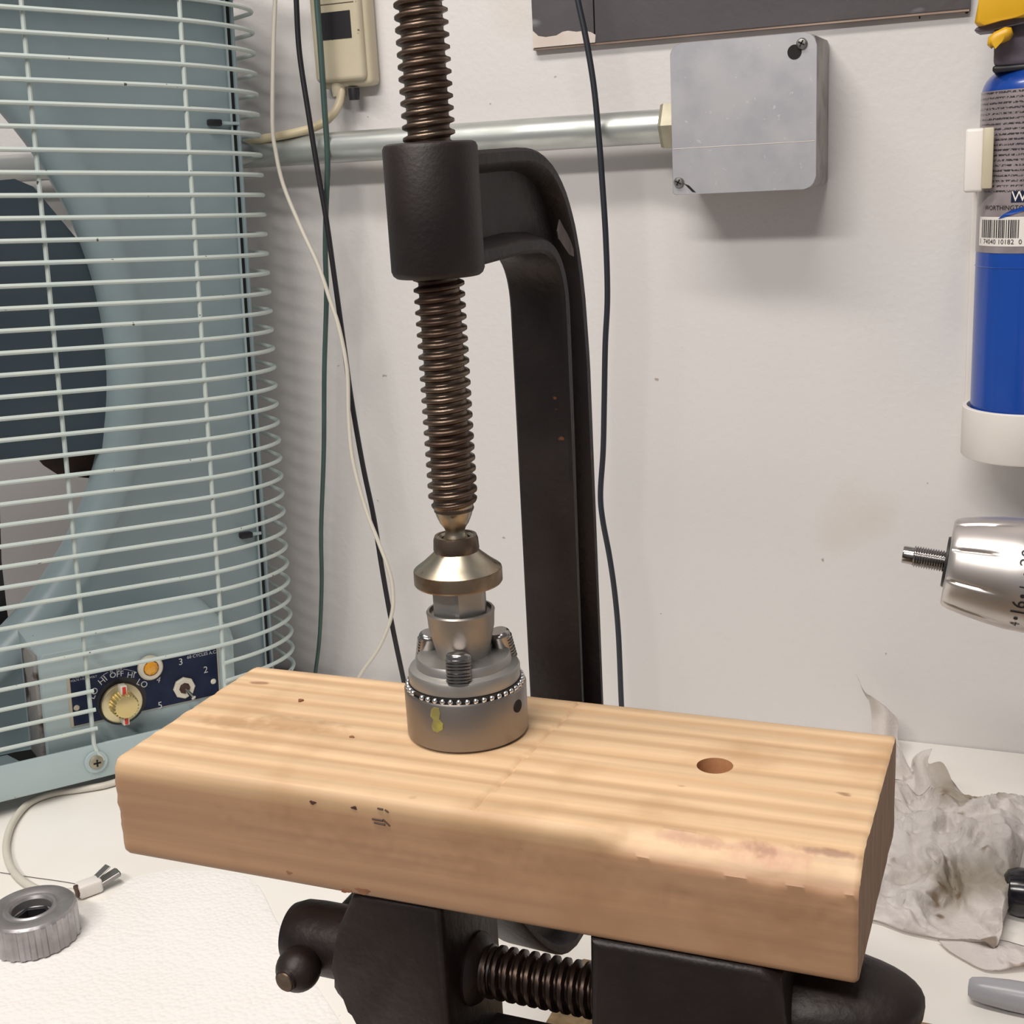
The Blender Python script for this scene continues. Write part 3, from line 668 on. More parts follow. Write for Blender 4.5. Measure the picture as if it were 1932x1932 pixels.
    bm = new(); lathe(bm, [(0, -.0060), (.003, -.0056), (.0055, -.0040), (.0060, -.002), (0, -.002)], (a.x, dd - .0006, a.z), (0, 1, 0), 10); part('amber_lens', bm, M['amber'], lm, local=True, ang=15)
    s_ = fl(348, 1298, dd - .002)
    bm = new(); lathe(bm, [(.0042, 0), (.0088, 0), (.0088, -.0018), (.0080, -.0024), (.0046, -.0024), (.0042, 0)], (s_.x, dd - .0006, s_.z), (0, 1, 0), 8); tg = part('toggle_switch', bm, M['cream_pl'], t, local=True, ang=20, label='metal toggle switch')
    bm = new(); lathe(bm, [(0, -.0045), (.0030, -.0045), (.0044, -.002), (.0044, 0), (0, 0)], (s_.x, dd - .0006, s_.z), (0, 1, 0), 24); part('switch_bush', bm, M['dirt_brown'], tg, local=True)
    bm = new(); tube(bm, [Vector((s_.x, dd - .003, s_.z)), Vector((s_.x + .0020, dd - .010, s_.z - .0035)), Vector((s_.x + .0030, dd - .0135, s_.z - .0052))], lambda q: .0013 + .0006 * q, 12); part('switch_lever', bm, M['chrome'], tg, local=True)
build_fan()

# ================================================================== paper towel flat on the bench
def flat_towel():
    out = [on_z(u, v, .0006) for u, v in ((-160, 1830), (-60, 1775), (60, 1735), (190, 1698), (222, 1678), (245, 1660), (300, 1645), (350, 1642), (470, 1656), (520, 1735), (560, 1800), (600, 1865), (645, 1935), (680, 2010), (560, 2140), (300, 2260), (-200, 2150))]
    c = sum(out, Vector()) / len(out); bm = new()
    loop = catmull(out + [out[0]], 4)[:-1]; n = len(loop); rings = []
    for s in (1, .97, .9, .75, .55, .3):
        rings.append([bm.verts.new(Vector((c.x + (p.x - c.x) * s, c.y + (p.y - c.y) * s, .0003 + (.0006 + .0006 * max(0, noise.noise(Vector((p.x * s * 14, p.y * s * 14, 0))) + .4)) * (1 if s < 1 else .5)))) for p in loop])
    low = [bm.verts.new(Vector((p.x, p.y, .0001))) for p in loop]
    for A, B in zip([low] + rings, rings):
        for j in range(n):
            k = (j + 1) % n; bm.faces.new((A[j], A[k], B[k], B[j]))
    bm.faces.new(rings[-1]); bm.faces.new(low[::-1])
    solo('paper_towel', bm, M['towel'], 'clean white embossed paper towel spread flat on the bench at left', 'paper towel', base=(c.x, c.y, 0), ang=60)
flat_towel()

# ================================================================== clutch ring on the towel
RC = Vector((-.5552, .5345, .0014))
def ring():
    t = thing('drill_collar', 'ribbed silver metal collar ring lying on the flat paper towel', 'metal ring', RC)
    def w(r, h, a):
        if r > .0260 and h < .0195:
            k = (a * 24 / (2 * pi)) % 1
            return r - (.0009 if k < .5 else 0)
        return r
    bm = new(); R0 = .0264
    prof = [(.0118, .0010), (.0130, 0), (.0245, 0), (R0, .0010), (R0, .004), (R0, .010), (R0, .0192), (R0 - .0004, .0202), (R0 - .0016, .0216), (.0225, .0224), (.0185, .0222), (.0165, .0212), (.0152, .0214), (.0142, .0222), (.0128, .0218), (.0118, .0200), (.0118, .0150), (.0108, .0145), (.0108, .0010), (.0118, .0010)]
    lathe(bm, prof, RC, (0, 0, 1), 192, wob=w)
    part('collar_body', bm, M['alu_dark'], t, ang=28)
    bm = new(); n = 6
    lathe(bm, [(.0120, .0152), (.0108, .0150), (.0100, .0146), (.0100, .004), (.0116, .004)], RC, (0, 0, 1), 6); part('hex_socket', bm, M['black'], t, ang=20, label='dark hexagonal socket inside the collar')
ring()

# ================================================================== cable on the bench
def cable():
    t = thing('charging_cable', 'off-white cable looping out from under the fan with a metal plug end', 'cable', on_z(150, 1680, 0))
    P = [on_z(u, v, .0032) for u, v in ((330, 1425), (270, 1455), (210, 1478), (160, 1488), (100, 1497), (55, 1515), (25, 1550), (12, 1590), (16, 1625), (35, 1655), (65, 1675), (100, 1684), (150, 1682))]
    bm = new(); tube(bm, catmull(P), .0026, 12); part('cord', bm, M['cord_white'], t)
    a = on_z(146, 1681, .0055); b = on_z(190, 1664, .0058)
    d = (b - a).normalized(); s = Vector((-d.y, d.x, 0)); u_ = Vector((0, 0, 1))
    R_ = Matrix(((d.x, s.x, 0, a.x), (d.y, s.y, 0, a.y), (0, 0, 1, a.z), (0, 0, 0, 1)))
    L1 = (b - a).length
    bm = new(); box(bm, 0, L1, -.0050, .0050, -.0048, .0044, .0018, 3, R_); part('plug_shell', bm, M['white_pl'], t)
    R2 = R_ @ Matrix.Translation((L1, 0, 0)) @ Matrix.Rotation(radians(-14), 4, 'Y')
    bm = new(); box(bm, -.001, .0125, -.0042, .0042, -.0016, .0016, .0004, 1, R2); mt = part('metal_tip', bm, M['tip_metal'], t, ang=20)
    bm = new(); box(bm, .0115, .0130, -.0034, .0034, -.0009, .0009, 0, 1, R2); part('tip_opening', bm, M['hole'], mt, smooth=False)
    R3 = R_ @ Matrix.Translation((L1 - .004, .0010, .0030)) @ Matrix.Rotation(radians(-24), 4, 'Y') @ Matrix.Rotation(radians(10), 4, 'Z')
    bm = new(); box(bm, 0, .0125, -.0032, .0032, -.0004, .0004, .0002, 1, R3); part('bent_flap', bm, M['tip_metal'], t, ang=20)
    bm = new(); lathe(bm, [(0, 0), (.0042, 0), (.0042, .0022), (0, .0022)], a - d * .0012, d, 14); part('rust_band', bm, M['dirt_brown'], t)
cable()

# ================================================================== particle board base and the vise
XW = -.2205
t0 = H - .42
bm = new(); box(bm, XW, .16, .20, .5895, .0002, t0, .0012)
solo('base_board', bm, M['particle'], 'brown particle board slab under the vise', 'board', base=(-.03, .4, 0))
ZBo = H - .232      # underside of the wooden board = top of the jaws
YS, ZS = .3615, H - .2697   # vise screw axis
def vise():
    t = thing('bench_vise', 'heavy dark cast-iron bench vise with opened jaws under the wooden board', 'vise', (-.15, YS, t0))
    Y0, Y1 = .338, .3853
    def px(*uv): return [(p.x, p.z) for p in (on_y(u, v, Y0) for u, v in uv)]
    left = px((664, 1660), (655, 1700), (640, 1745), (630, 1795), (625, 1830), (624, 1868), (632, 1882), (662, 1896), (676, 1908), (690, 1935), (697, 1990))
    left[0] = (left[0][0], ZBo)
    xr = -.1755
    poly = [(max(x, -.30), z) for x, z in left] + [(-.192, t0 + .016), (xr, t0 + .016), (xr, ZBo)]
    bm = new(); prism(bm, poly, lambda x, z: Vector((x, Y0, z)), lambda x, z: Vector((x, Y1, z)), .0035, 3)
    part('sliding_jaw', bm, M['vise_iron'], t, ang=50)
    # screw head, tommy bar with ball end
    bm = new(); lathe(bm, [(0, -.0430), (.0070, -.0428), (.0110, -.0405), (.0128, -.0360), (.0132, -.030), (.0132, -.001), (0, -.001)], (-.2085, YS, ZS), (1, 0, 0), 48)
    part('screw_head', bm, M['vise_iron'], t)
    bc = on_y(563, 1828, .3440)
    bm = new(); prof = [(0, -.0082), (.0040, -.0080)] + [(.0081 * sin(radians(a)), -.0081 * cos(radians(a))) for a in range(32, 171, 9)] + [(0, .0080)]
    lathe(bm, prof, bc, (.10, 1, .02), 40); hb = part('handle_ball', bm, M['vise_iron'], t, label='round ball end of the vise handle')
    bm = new(); lathe(bm, [(0, -.0086), (.0034, -.0086), (.0036, -.0080), (0, -.0078)], bc, (.10, 1, .02), 28); part('ball_stub', bm, M['screw'], hb)
    bm = new(); tube(bm, [bc, bc + Vector((.002, .12, .002))], .0048, 20); part('handle_bar', bm, M['vise_iron'], t)
    bm = new(); lathe(bm, [(0, 0.112), (.008, .115), (.009, .121), (.006, .128), (0, .130)], bc, (.017, 1, .017), 24); part('handle_ball', bm, M['vise_iron'], t)
    # spindle
    bm = new(); screw_thread(bm, (-.1755, YS, ZS), (1, 0, 0), .0055, .13, .0072, .0092, .0040, 40, 10, flat=.35)
    part('spindle', bm, M['vise_screw'], t, label='coarse threaded spindle between the jaws')
    bm = new(); lathe(bm, [(0, 0), (.0125, 0), (.0128, .0015), (.0115, .0035), (.0085, .0050), (.0082, .0085), (0, .0085)], (-.1760, YS, ZS), (1, 0, 0), 40); part('spindle_collar', bm, M['vise_iron'], t)
    # slide bar
    zt = H - .2990
    bm = new(); box(bm, -.205, .05, .346, .3785, zt - .028, zt, .001); part('slide_bar', bm, M['vise_iron'], t)
    # fixed jaw, body and horn
    xf = -.1235
    poly = [(xf, ZBo), (-.070, ZBo), (-.064, ZBo - .003), (-.061, ZBo - .03), (-.062, ZBo - .06), (-.07, ZBo - .085), (-.065, t0 + .018), (-.05, t0 + .010), (-.13, t0 + .010), (xf - .002, t0 + .03)]
    bm = new(); prism(bm, poly, lambda x, z: Vector((x, .336, z)), lambda x, z: Vector((x, .390, z)), .003, 3); part('fixed_jaw', bm, M['vise_iron'], t, ang=50)
    bm = new(); n = 40; rings = []
    for i in range(13):
        a = radians(90 * i / 12); x = -.075 + .0500 * sin(a) ** 1.0; k = max(cos(a), .0) ** .85
        zc = H - .2600 + .0060 * (i / 12)
        if i == 12: rings.append([bm.verts.new((x, .3635, zc))])
        else: rings.append([bm.verts.new((x, 0.3635 + .0225 * k * cos(2 * pi * j / n), zc + .0170 * k * sin(2 * pi * j / n))) for j in range(n)])
    for A, B in zip(rings, rings[1:]):
        for j in range(n):
            k = (j + 1) % n
            if len(B) == 1: bm.faces.new((A[j], A[k], B[0]))
            else: bm.faces.new((A[j], A[k], B[k], B[j]))
    bm.faces.new(rings[0][::-1])
    part('anvil_horn', bm, M['vise_iron'], t, ang=60)
    bm = new(); lathe(bm, [(0, 0), (.052, 0), (.054, .004), (.050, .010), (.034, .016), (.030, .022), (0, .022)], (-.095, YS, t0), (0, 0, 1), 48); part('swivel_base', bm, M['vise_iron'], t)
vise()

# ================================================================== the wooden board
BX0, BX1, BY0, BY1 = -.3020, -.0418, .3352, .4292
BZ0, BZ1 = ZBo, H - .1939
HOLE = (-.0954, .3879)
def wooden_board():
    t = thing('wooden_board', 'short thick piece of pale softwood lumber resting across the vise jaws', 'wood board', ((BX0 + BX1) / 2, (BY0 + BY1) / 2, BZ0))
    # cross-section, counter-clockwise from the top back, with eased arrises
    sec = []
    def arc(cy, cz, r, a0, a1, n=7):
        for k in range(n): a = radians(a0 + (a1 - a0) * k / (n - 1)); sec.append((cy + r * cos(a), cz + r * sin(a)))
    def line(p, q, n):
        for k in range(1, n): sec.append((p[0] + (q[0] - p[0]) * k / n, p[1] + (q[1] - p[1]) * k / n))
    R1, R2, R3 = .0035, .0048, .0032
    arc(BY1 - R1, BZ1 - R1, R1, 0, 90); line((BY1 - R1, BZ1), (BY0 + R2, BZ1), 34)
    arc(BY0 + R2, BZ1 - R2, R2, 90, 180, 10); line((BY0, BZ1 - R2), (BY0, BZ0 + R3), 16)
    arc(BY0 + R3, BZ0 + R3, R3, 180, 270); line((BY0 + R3, BZ0), (BY1 - R3, BZ0), 14)
    arc(BY1 - R3, BZ0 + R3, R3, 270, 360); line((BY1, BZ0 + R3), (BY1, BZ1 - R1), 8)
    n = len(sec); cy, cz = (BY0 + BY1) / 2, (BZ0 + BZ1) / 2
    bm = new(); rings = []; NX = 200
    xs = [BX0 + .0004, BX0 + .0012, BX0 + .0024] + [BX0 + .004 + (BX1 - BX0 - .006) * i / NX for i in range(NX + 1)] + [BX1 - .0008, BX1]
    for xi, x in enumerate(xs):
        ring = []
        el = max(0, (BX0 + .004 - x) / .004); er = max(0, (x - (BX1 - .0012)) / .0012)
        sh = el ** 2 * .0035 + er ** 2 * .0006
        for (y, z) in sec:
            q = Vector((x * 9, y * 120, z * 120)); dn = noise.noise(q) * .00018
            q2 = Vector((x * 3 + 5, y * 75, z * 75)); dn += noise.noise(q2) * .00035
            yy, zz = y, z
            topf = z > BZ1 - .0005; frontf = y < BY0 + .0005
            if topf: zz += dn - .0003
            elif frontf: yy -= dn
            # chipped strip under the front arris
            if frontf and BZ1 - .022 < z < BZ1 - .009:
                s_ = sin((x - BX0) / (BX1 - BX0) * pi)
                yy += .0005 * max(0, noise.noise(Vector((x * 420, z * 300, 3)))) * (1 if x > -.26 else .3)
            # split bevel near the right end: a long sliver lifted off the arris
            if x > -.122:
                k = min(1, (x + .122) / .060); k = k ** .6; wv = noise.noise(Vector((x * 70, 0, 4)))
                ca = .0052 + .0042 * k + .0012 * wv; cb = .0052 + .0040 * k + .0016 * noise.noise(Vector((x * 110, 3, 4)))
                ca = ca if k > 0 else .005
                s_ = (y - BY0) / ca + (BZ1 - z) / cb
                if s_ < 1:
                    w_ = min(1, (x + .122) / .012); yy += (1 - s_) * .5 * ca * w_; zz -= (1 - s_) * .5 * cb * w_
                    yy -= .0003 * noise.noise(Vector((x * 300, y * 300, z * 300)))
            # crayon-thin score line across the top near the chuck
            if topf and abs((x + .1605) - (y - .345) * .05) < .0007 and y < .428: zz -= .0009
            yy = cy + (yy - cy) * (1 - sh / .047); zz = cz + (zz - cz) * (1 - sh / .019)
            jx = noise.noise(Vector((y * 260, z * 260, 9 + (x > -.2)))) * .0009 * (1 if (xi < 3 or xi > len(xs) - 3) else 0)
            ring.append(bm.verts.new((x + (jx if xi < 3 else -abs(jx) * .5), yy, zz)))
        rings.append(ring)
    for A, B in zip(rings, rings[1:]):
        for j in range(n):
            k = (j + 1) % n; bm.faces.new((A[j], A[k], B[k], B[j]))
    for R_ in (rings[0], rings[-1]):
        c = bm.verts.new(sum((v.co for v in R_), Vector()) / n)
        for j in range(n): bm.faces.new((c, R_[j], R_[(j + 1) % n]))
    bm.normal_update()
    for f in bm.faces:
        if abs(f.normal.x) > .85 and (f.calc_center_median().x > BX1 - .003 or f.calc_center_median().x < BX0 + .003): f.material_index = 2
    b = part('lumber', bm, [M['wood'], M['wood_hole'], M['end_grain_shaded']], t, ang=40)
    # bore the hole
    bc = new(); lathe(bc, [(0, -.02), (.0060, -.02), (.0060, .006), (0, .006)], (HOLE[0], HOLE[1], BZ1), (0, 0, 1), 40)
    inv = ROOT[t].inverted(); bc.transform(inv); bmesh.ops.recalc_face_normals(bc, faces=bc.faces)
    cme = bpy.data.meshes.new('cutter'); bc.to_mesh(cme); bc.free(); cme.materials.append(M['wood']); cme.materials.append(M['wood_hole'])
    cme.polygons.foreach_set('material_index', [1] * len(cme.polygons))
    co = bpy.data.objects.new('cutter', cme); COL.objects.link(co); co.matrix_world = Matrix(t.matrix_world)
    co.location = t.location
    md = b.modifiers.new('bore', 'BOOLEAN'); md.operation = 'DIFFERENCE'; md.object = co; md.solver = 'EXACT'
    bpy.context.view_layer.update()
    dg = bpy.context.evaluated_depsgraph_get(); me = bpy.data.meshes.new_from_object(b.evaluated_get(dg))
    b.modifiers.clear(); old = b.data; b.data = me; me.name = 'lumber'
    bpy.data.objects.remove(co); bpy.data.meshes.remove(cme)
    # knots and dark pits
    def spot(u, v, w, h, top=True, m='knot', name='knot'):
        if top:
            p = on_z(u, v, BZ1); bm = new(); lathe(bm, [(0, .0002), (w, .0002), (w * 1.1, -.001), (0, -.001)], (0, 0, 0), (0, 0, 1), 18, wob=lambda r, h_, a: r * (1 + .2 * sin(3 * a + u)))
            for q in bm.verts: q.co = Vector((q.co.x, q.co.y * h / w, q.co.z)) + p
        else:
            p = on_y(u, v, BY0); bm = new(); lathe(bm, [(0, -.00025), (w, -.0002), (w * 1.1, .001), (0, .001)], (0, 0, 0), (0, 1, 0), 18, wob=lambda r, h_, a: r * (1 + .25 * sin(3 * a + u) + .1 * sin(7 * a)))
            for q in bm.verts: q.co = Vector((q.co.x, q.co.y, q.co.z * h / w)) + p
        part(name, bm, M[m], t)
    spot(567, 1321, .0010, .0010)
    spot(664, 1390, .0009, .0006)
    spot(685, 1681, .0026, .0011, False); spot(652, 1681, .0018, .0006, False)
    spot(590, 1514, .0011, .0006, False, 'dirt_brown', 'dark_mark'); spot(546, 1646, .0011, .0006, False)
    spot(668, 1524, .0010, .0005, False, 'dirt_brown', 'dark_mark')
    # pencil strokes of an old stamped mark
    bm = new()
    for u0, v0, u1, v1 in ((702, 1545, 722, 1548), (706, 1552, 726, 1556), (722, 1546, 735, 1558), (712, 1525, 722, 1527), (726, 1528, 732, 1532)):
        a, b_ = on_y(u0, v0, BY0 - .0002), on_y(u1, v1, BY0 - .0002); tube(bm, [a, b_], .0003, 5)
    part('ink_mark', bm, M['dirt_brown'], t)
wooden_board()

# ================================================================== C-clamp
AX = Vector((-.187, .393, H))     # clamp and chuck axis
def cclamp():
    ang = radians(5); D = Vector((sin(ang), cos(ang), 0)); Nn = Vector((cos(ang), -sin(ang), 0)); Z = Vector((0, 0, 1))
    t = thing('c_clamp', 'large black iron C-clamp pressing a chuck onto the wooden board', 'clamp', (AX.x, AX.y, H - .262))
    def W3(d, z, n): return AX + D * d + Nn * n + Z * z
    T, TO = .072, .0945
    I = [(.006, -.0305), (.040, -.0290)] + bez((.052, -.0295), (.072, -.0295), (T, -.052), 8) + [(T, -.10), (T, -.16), (T, -.222)] + bez((T, -.226), (T, -.2425), (.056, -.2425), 6) + [(.030, -.2410), (.012, -.2380), (.012, -.2322), (-.0055, -.2322)]
    O = [(.006, .0065), (.040, .0072)] + bez((.048, .0070), (.085, .006), (.0925, -.050), 10) + [(TO, -.075), (TO, -.16), (TO, -.262)] + bez((TO, -.268), (TO, -.309), (.064, -.3150), 8) + bez((.056, -.3160), (.036, -.314), (.004, -.268), 6) + [(-.0055, -.262)]
    # resample both outlines so that web and flanges share stations
    def resample(L, n):
        ds = [0]
        for a, b in zip(L, L[1:]): ds.append(ds[-1] + sqrt((a[0] - b[0]) ** 2 + (a[1] - b[1]) ** 2))
        out = []; j = 0
        for i in range(n + 1):
            s = ds[-1] * i / n
            while j < len(L) - 2 and ds[j + 1] < s: j += 1
            k = (s - ds[j]) / max(1e-9, ds[j + 1] - ds[j]); out.append((L[j][0] + (L[j + 1][0] - L[j][0]) * k, L[j][1] + (L[j + 1][1] - L[j][1]) * k))
        return out
    # one closed I-section swept between the outlines: stations join I[k] to the matching O[k]
    n = 90; Ir = resample(I, n); Or = resample(O, n)
    # reparametrise: arms and spine break at matching corners
    def segs(L, idx): return [L[a:b + 1] for a, b in zip(idx, idx[1:])]
    iI = [0, 2, 10, 13, 19, len(I) - 1] if False else None
    Is = resample(I[:2] + I[2:3], 16) + resample(I[2:11], 16)[1:] + resample(I[10:14], 30)[1:] + resample(I[13:21], 14)[1:] + resample(I[20:], 14)[1:]
    Os = resample(O[:3], 16) + resample(O[2:13], 16)[1:] + resample(O[12:16], 30)[1:] + resample(O[15:25], 14)[1:] + resample(O[24:], 14)[1:]
    m_ = min(len(Is), len(Os)); Is, Os = Is[:m_], Os[:m_]
    hw = .0118; wt = .0045
    bm = new(); rings = []
    for a, b in zip(Is, Os):
        a = Vector(a); b = Vector(b); L = (b - a).length; u = (b - a) / L; f = .0052; r = .0025
        prof = [(0, -hw + .0012), (0, hw - .0012), (.0012, hw), (f - .0008, hw), (f, hw - .0008), (f + r, wt), (L - f - r, wt), (L - f, hw - .0008), (L - f + .0008, hw), (L - .0012, hw), (L, hw - .0012),
                (L, -hw + .0012), (L - .0012, -hw), (L - f + .0008, -hw), (L - f, -hw + .0008), (L - f - r, -wt), (f + r, -wt), (f, -hw + .0008), (f - .0008, -hw), (.0012, -hw)]
        ring = []
        for s, w in prof:
            p = a + u * s; ring.append(bm.verts.new(W3(p.x, p.y, w)))
        rings.append(ring)
    for A, B in zip(rings, rings[1:]):
        q = len(A)
        for j in range(q): k = (j + 1) % q; bm.faces.new((A[j], A[k], B[k], B[j]))
    bm.faces.new(rings[0]); bm.faces.new(rings[-1][::-1])
    part('frame', bm, M['iron'], t, ang=40)
    # bare worn patches on the frame's upper bend
    def patch(uv, n_off):
        P = []
        for u, v in uv:
            r = ray(u, v); o_ = AX + Nn * n_off; s = (o_ - CAM).dot(Nn) / r.dot(Nn); P.append(CAM + r * s)
        bm = new(); A = [bm.verts.new(p) for p in P]; B = [bm.verts.new(p - Nn * .0004) for p in P]; k = len(P)
        bm.faces.new(A); bm.faces.new(B[::-1])
        for i in range(k): bm.faces.new((A[(i + 1) % k], A[i], B[i], B[(i + 1) % k]))
        part('worn_patch', bm, M['bare_patch'], t, smooth=False, label='pale bare metal where the black paint has worn off')
    patch(((1056, 414), (1064, 430), (1070, 440), (1077, 455), (1082, 470), (1083, 484), (1074, 480), (1064, 465), (1054, 450), (1052, 436)), hw + .0002)
    # nut boss
    bm = new(); lathe(bm, [(.0075, .0085), (.0138, .0097), (.0148, .0092), (.0154, .0080), (.0154, -.0305), (.0148, -.0320), (.0138, -.0328), (.0075, -.0320)], AX, (0, 0, 1), 64, wob=lambda r, h, a: r + .00012 * sin(5 * a + h * 300))
    part('nut_boss', bm, M['iron_boss'], t)
    # screw
    bm = new(); screw_thread(bm, AX, (0, 0, 1), -.1125, .150, .0068, .0085, .00368, 48, 12, fade=.0045, flat=.22)
    sc = part('clamp_screw', bm, M['screw'], t, ang=60, label='long brown oily threaded screw')
    bm = new(); lathe(bm, [(0, -.1090), (.0070, -.1100), (.0066, -.1125), (.0060, -.1145), (.0050, -.1168), (.0038, -.1185), (.0034, -.1195), (.0036, -.1210), (.0050, -.1235), (.0050, -.1260), (0, -.1270)], AX, (0, 0, 1), 40); part('ball_tip', bm, M['brass_steel'], sc)
    bm = new(); tube(bm, [AX + Vector((-.05, -.01, .143)), AX + Vector((.05, .01, .143))], .004, 16); part('handle', bm, M['screw'], t)
    # swivel pad
    bm = new(); lathe(bm, [(.0046, -.1250), (.0050, -.1222), (.0058, -.1214), (.0070, -.1216), (.0075, -.1226), (.0077, -.1245), (.0076, -.1268), (.0090, -.1282), (.0125, -.1312), (.0150, -.1330), (.0153, -.1333), (.0150, -.1340), (0, -.1345)], AX, (0, 0, 1), 64)
    sp = part('swivel_pad', bm, M['brass_steel'], t, label='tarnished nickel swivel pad')
    bm = new(); lathe(bm, [(.0140, -.1336), (.0154, -.1334), (.0155, -.1339), (.0155, -.1380), (.0151, -.1386), (0, -.1387)], AX, (0, 0, 1), 72); part('pad_rim', bm, M['pad_rim'], sp, ang=25)
    bm = new(); lathe(bm, [(.0059, -.1262), (.0062, -.1212), (.0073, -.1213), (.0078, -.1228), (.0080, -.1262), (.0076, -.1276)], AX, (0, 0, 1), 48); part('socket_lip', bm, M['screw'], sp)
cclamp()

# ================================================================== drill chuck
def chuck():
    t = thing('drill_chuck', 'partly dismantled steel drill chuck standing on the wooden board', 'drill chuck', (AX.x, AX.y, BZ1))
    B = Vector((AX.x, AX.y, H))
    bm = new(); lathe(bm, [(0, -.1936), (.0211, -.1936), (.0217, -.1930), (.0218, -.1765), (.0214, -.1758), (.0206, -.1758), (.0206, -.1775), (0, -.1775)], B, (0, 0, 1), 96); part('sleeve', bm, M['steel'], t)
    bm = new(); lathe(bm, [(0, -.1772), (.0203, -.1772), (.0203, -.1740), (0, -.1740)], B, (0, 0, 1), 64); part('bearing_race', bm, M['grease'], t, label='dark greasy bearing race')
    bm = new(); bmesh.ops.create_icosphere(bm, subdivisions=2, radius=.00105); me = finish(bm, 'bearing_ball', M['ball'])
    for k in range(44):
        a = 2 * pi * k / 44 + .03
        if k in (29,): continue
        o = bpy.data.objects.new('bearing_ball', me); COL.objects.link(o); o.parent = t; o.location = Vector((.0204 * cos(a), .0204 * sin(a), H - .1752 - BZ1)); ROOT[o] = ROOT[t]
    bm = new(); lathe(bm, [(0, -.1745), (.0190, -.1745), (.0198, -.1738), (.0199, -.1700), (.0194, -.1690), (.0176, -.1684), (.0170, -.1682), (.0168, -.1658), (.0163, -.1650), (0, -.1650)], B, (0, 0, 1), 96); part('stepped_plate', bm, M['steel_sat'], t)
    bm = new(); lathe(bm, [(0, -.1655), (.0090, -.1655), (.0094, -.1640), (.0100, -.1615), (.0108, -.1580), (.0116, -.1545), (.0119, -.1500), (.0121, -.1488), (.0117, -.1482), (.0110, -.1482), (.0108, -.1496), (0, -.1496)], B, (0, 0, 1), 72); part('cone_body', bm, M['steel_cone'], t)
    # stem with milled flats, an edge turned to the camera
    bm = new(); poly = []
    a0 = math.atan2(-.393, .187) - radians(5)
    R_ = .0104
    for k in range(48):
        a = 2 * pi * k / 48; d = (a - a0) % (pi / 2)
        d = min(d, pi / 2 - d) if False else ((a - a0 + pi / 4) % (pi / 2)) - pi / 4
        r = R_
        lim = (.0090) / max(.2, cos(((a - a0) % (pi / 3)) - pi / 6))
        poly.append((B.x + min(r, lim) * cos(a), B.y + min(r, lim) * sin(a)))
    prism(bm, poly, lambda x, y: Vector((x, y, H - .1500)), lambda x, y: Vector((x, y, H - .1386))); part('stem', bm, M['steel_sat'], t, ang=14)
    # three toothed jaws
    fa = math.atan2(-.393, .187) - radians(7)
    for k in range(3):
        a = fa + 2 * pi * k / 3; dr = Vector((cos(a), sin(a), 0)); tn = Vector((-sin(a), cos(a), 0))
        ax = (Vector((0, 0, 1)) - dr * .22).normalized()
        base = B + dr * .0162 + Vector((0, 0, -.1700)); up = ax; out = (dr - up * dr.dot(up)).normalized()
        bm = new(); rings = []; NH = 40; Lh = .0108; seg = 28
        for i in range(NH + 1):
            h = Lh * i / NH; ring = []
            topk = max(0, (i - NH + 5) / 5)
            for j in range(seg):
                th = 2 * pi * j / seg; r = .0045
                tooth = .00042 * (1 if (h / .00115) % 1 < .5 else -1) if (cos(th) > .25 and h < Lh * .80) else 0
                r = (r + tooth) * (1 - .22 * topk ** 2)
                ring.append(bm.verts.new(base + up * h + (out * cos(th) * .92 + tn * sin(th)) * r))
            rings.append(ring)
        for A, C in zip(rings, rings[1:]):
            for j in range(seg): q = (j + 1) % seg; bm.faces.new((A[j], A[q], C[q], C[j]))
        bm.faces.new(rings[-1]); bm.faces.new(rings[0][::-1])
        part('jaw', bm, M['jaw_steel'], t, ang=30)
    # key hole and yellow paint blot on the sleeve
    def onside(u, v):
        r = ray(u, v); ox, oy = CAM.x - B.x, CAM.y - B.y; A_ = r.x ** 2 + r.y ** 2; Bq = 2 * (ox * r.x + oy * r.y); C_ = ox * ox + oy * oy - .0218 ** 2
        s = (-Bq - sqrt(max(0, Bq * Bq - 4 * A_ * C_))) / (2 * A_); return CAM + r * s
    p = onside(977, 1332); nrm = Vector((p.x - B.x, p.y - B.y, 0)).normalized()
    bm = new(); lathe(bm, [(0, .0003), (.0023, .0002), (.0024, -.002), (0, -.002)], p, nrm, 24); part('key_hole', bm, M['hole'], t)
    pts = [onside(u, v) for u, v in ((814, 1338), (818, 1334), (828, 1336), (831, 1345), (829, 1357), (836, 1366), (836, 1376), (826, 1382), (817, 1378), (815, 1368), (818, 1358), (812, 1350))]
    bm = new(); c = sum(pts, Vector()) / len(pts); nn = Vector((c.x - B.x, c.y - B.y, 0)).normalized()
    A = [bm.verts.new(q + nn * .0002) for q in pts]; C = [bm.verts.new(q - nn * .0006) for q in pts]; k = len(pts)
    bm.faces.new(A); bm.faces.new(C[::-1])
    for i in range(k): bm.faces.new((A[(i + 1) % k], A[i], C[i], C[(i + 1) % k]))
    part('paint_blot', bm, M['yellow_blot'], t, smooth=False, label='dull yellow paint blot')
chuck()

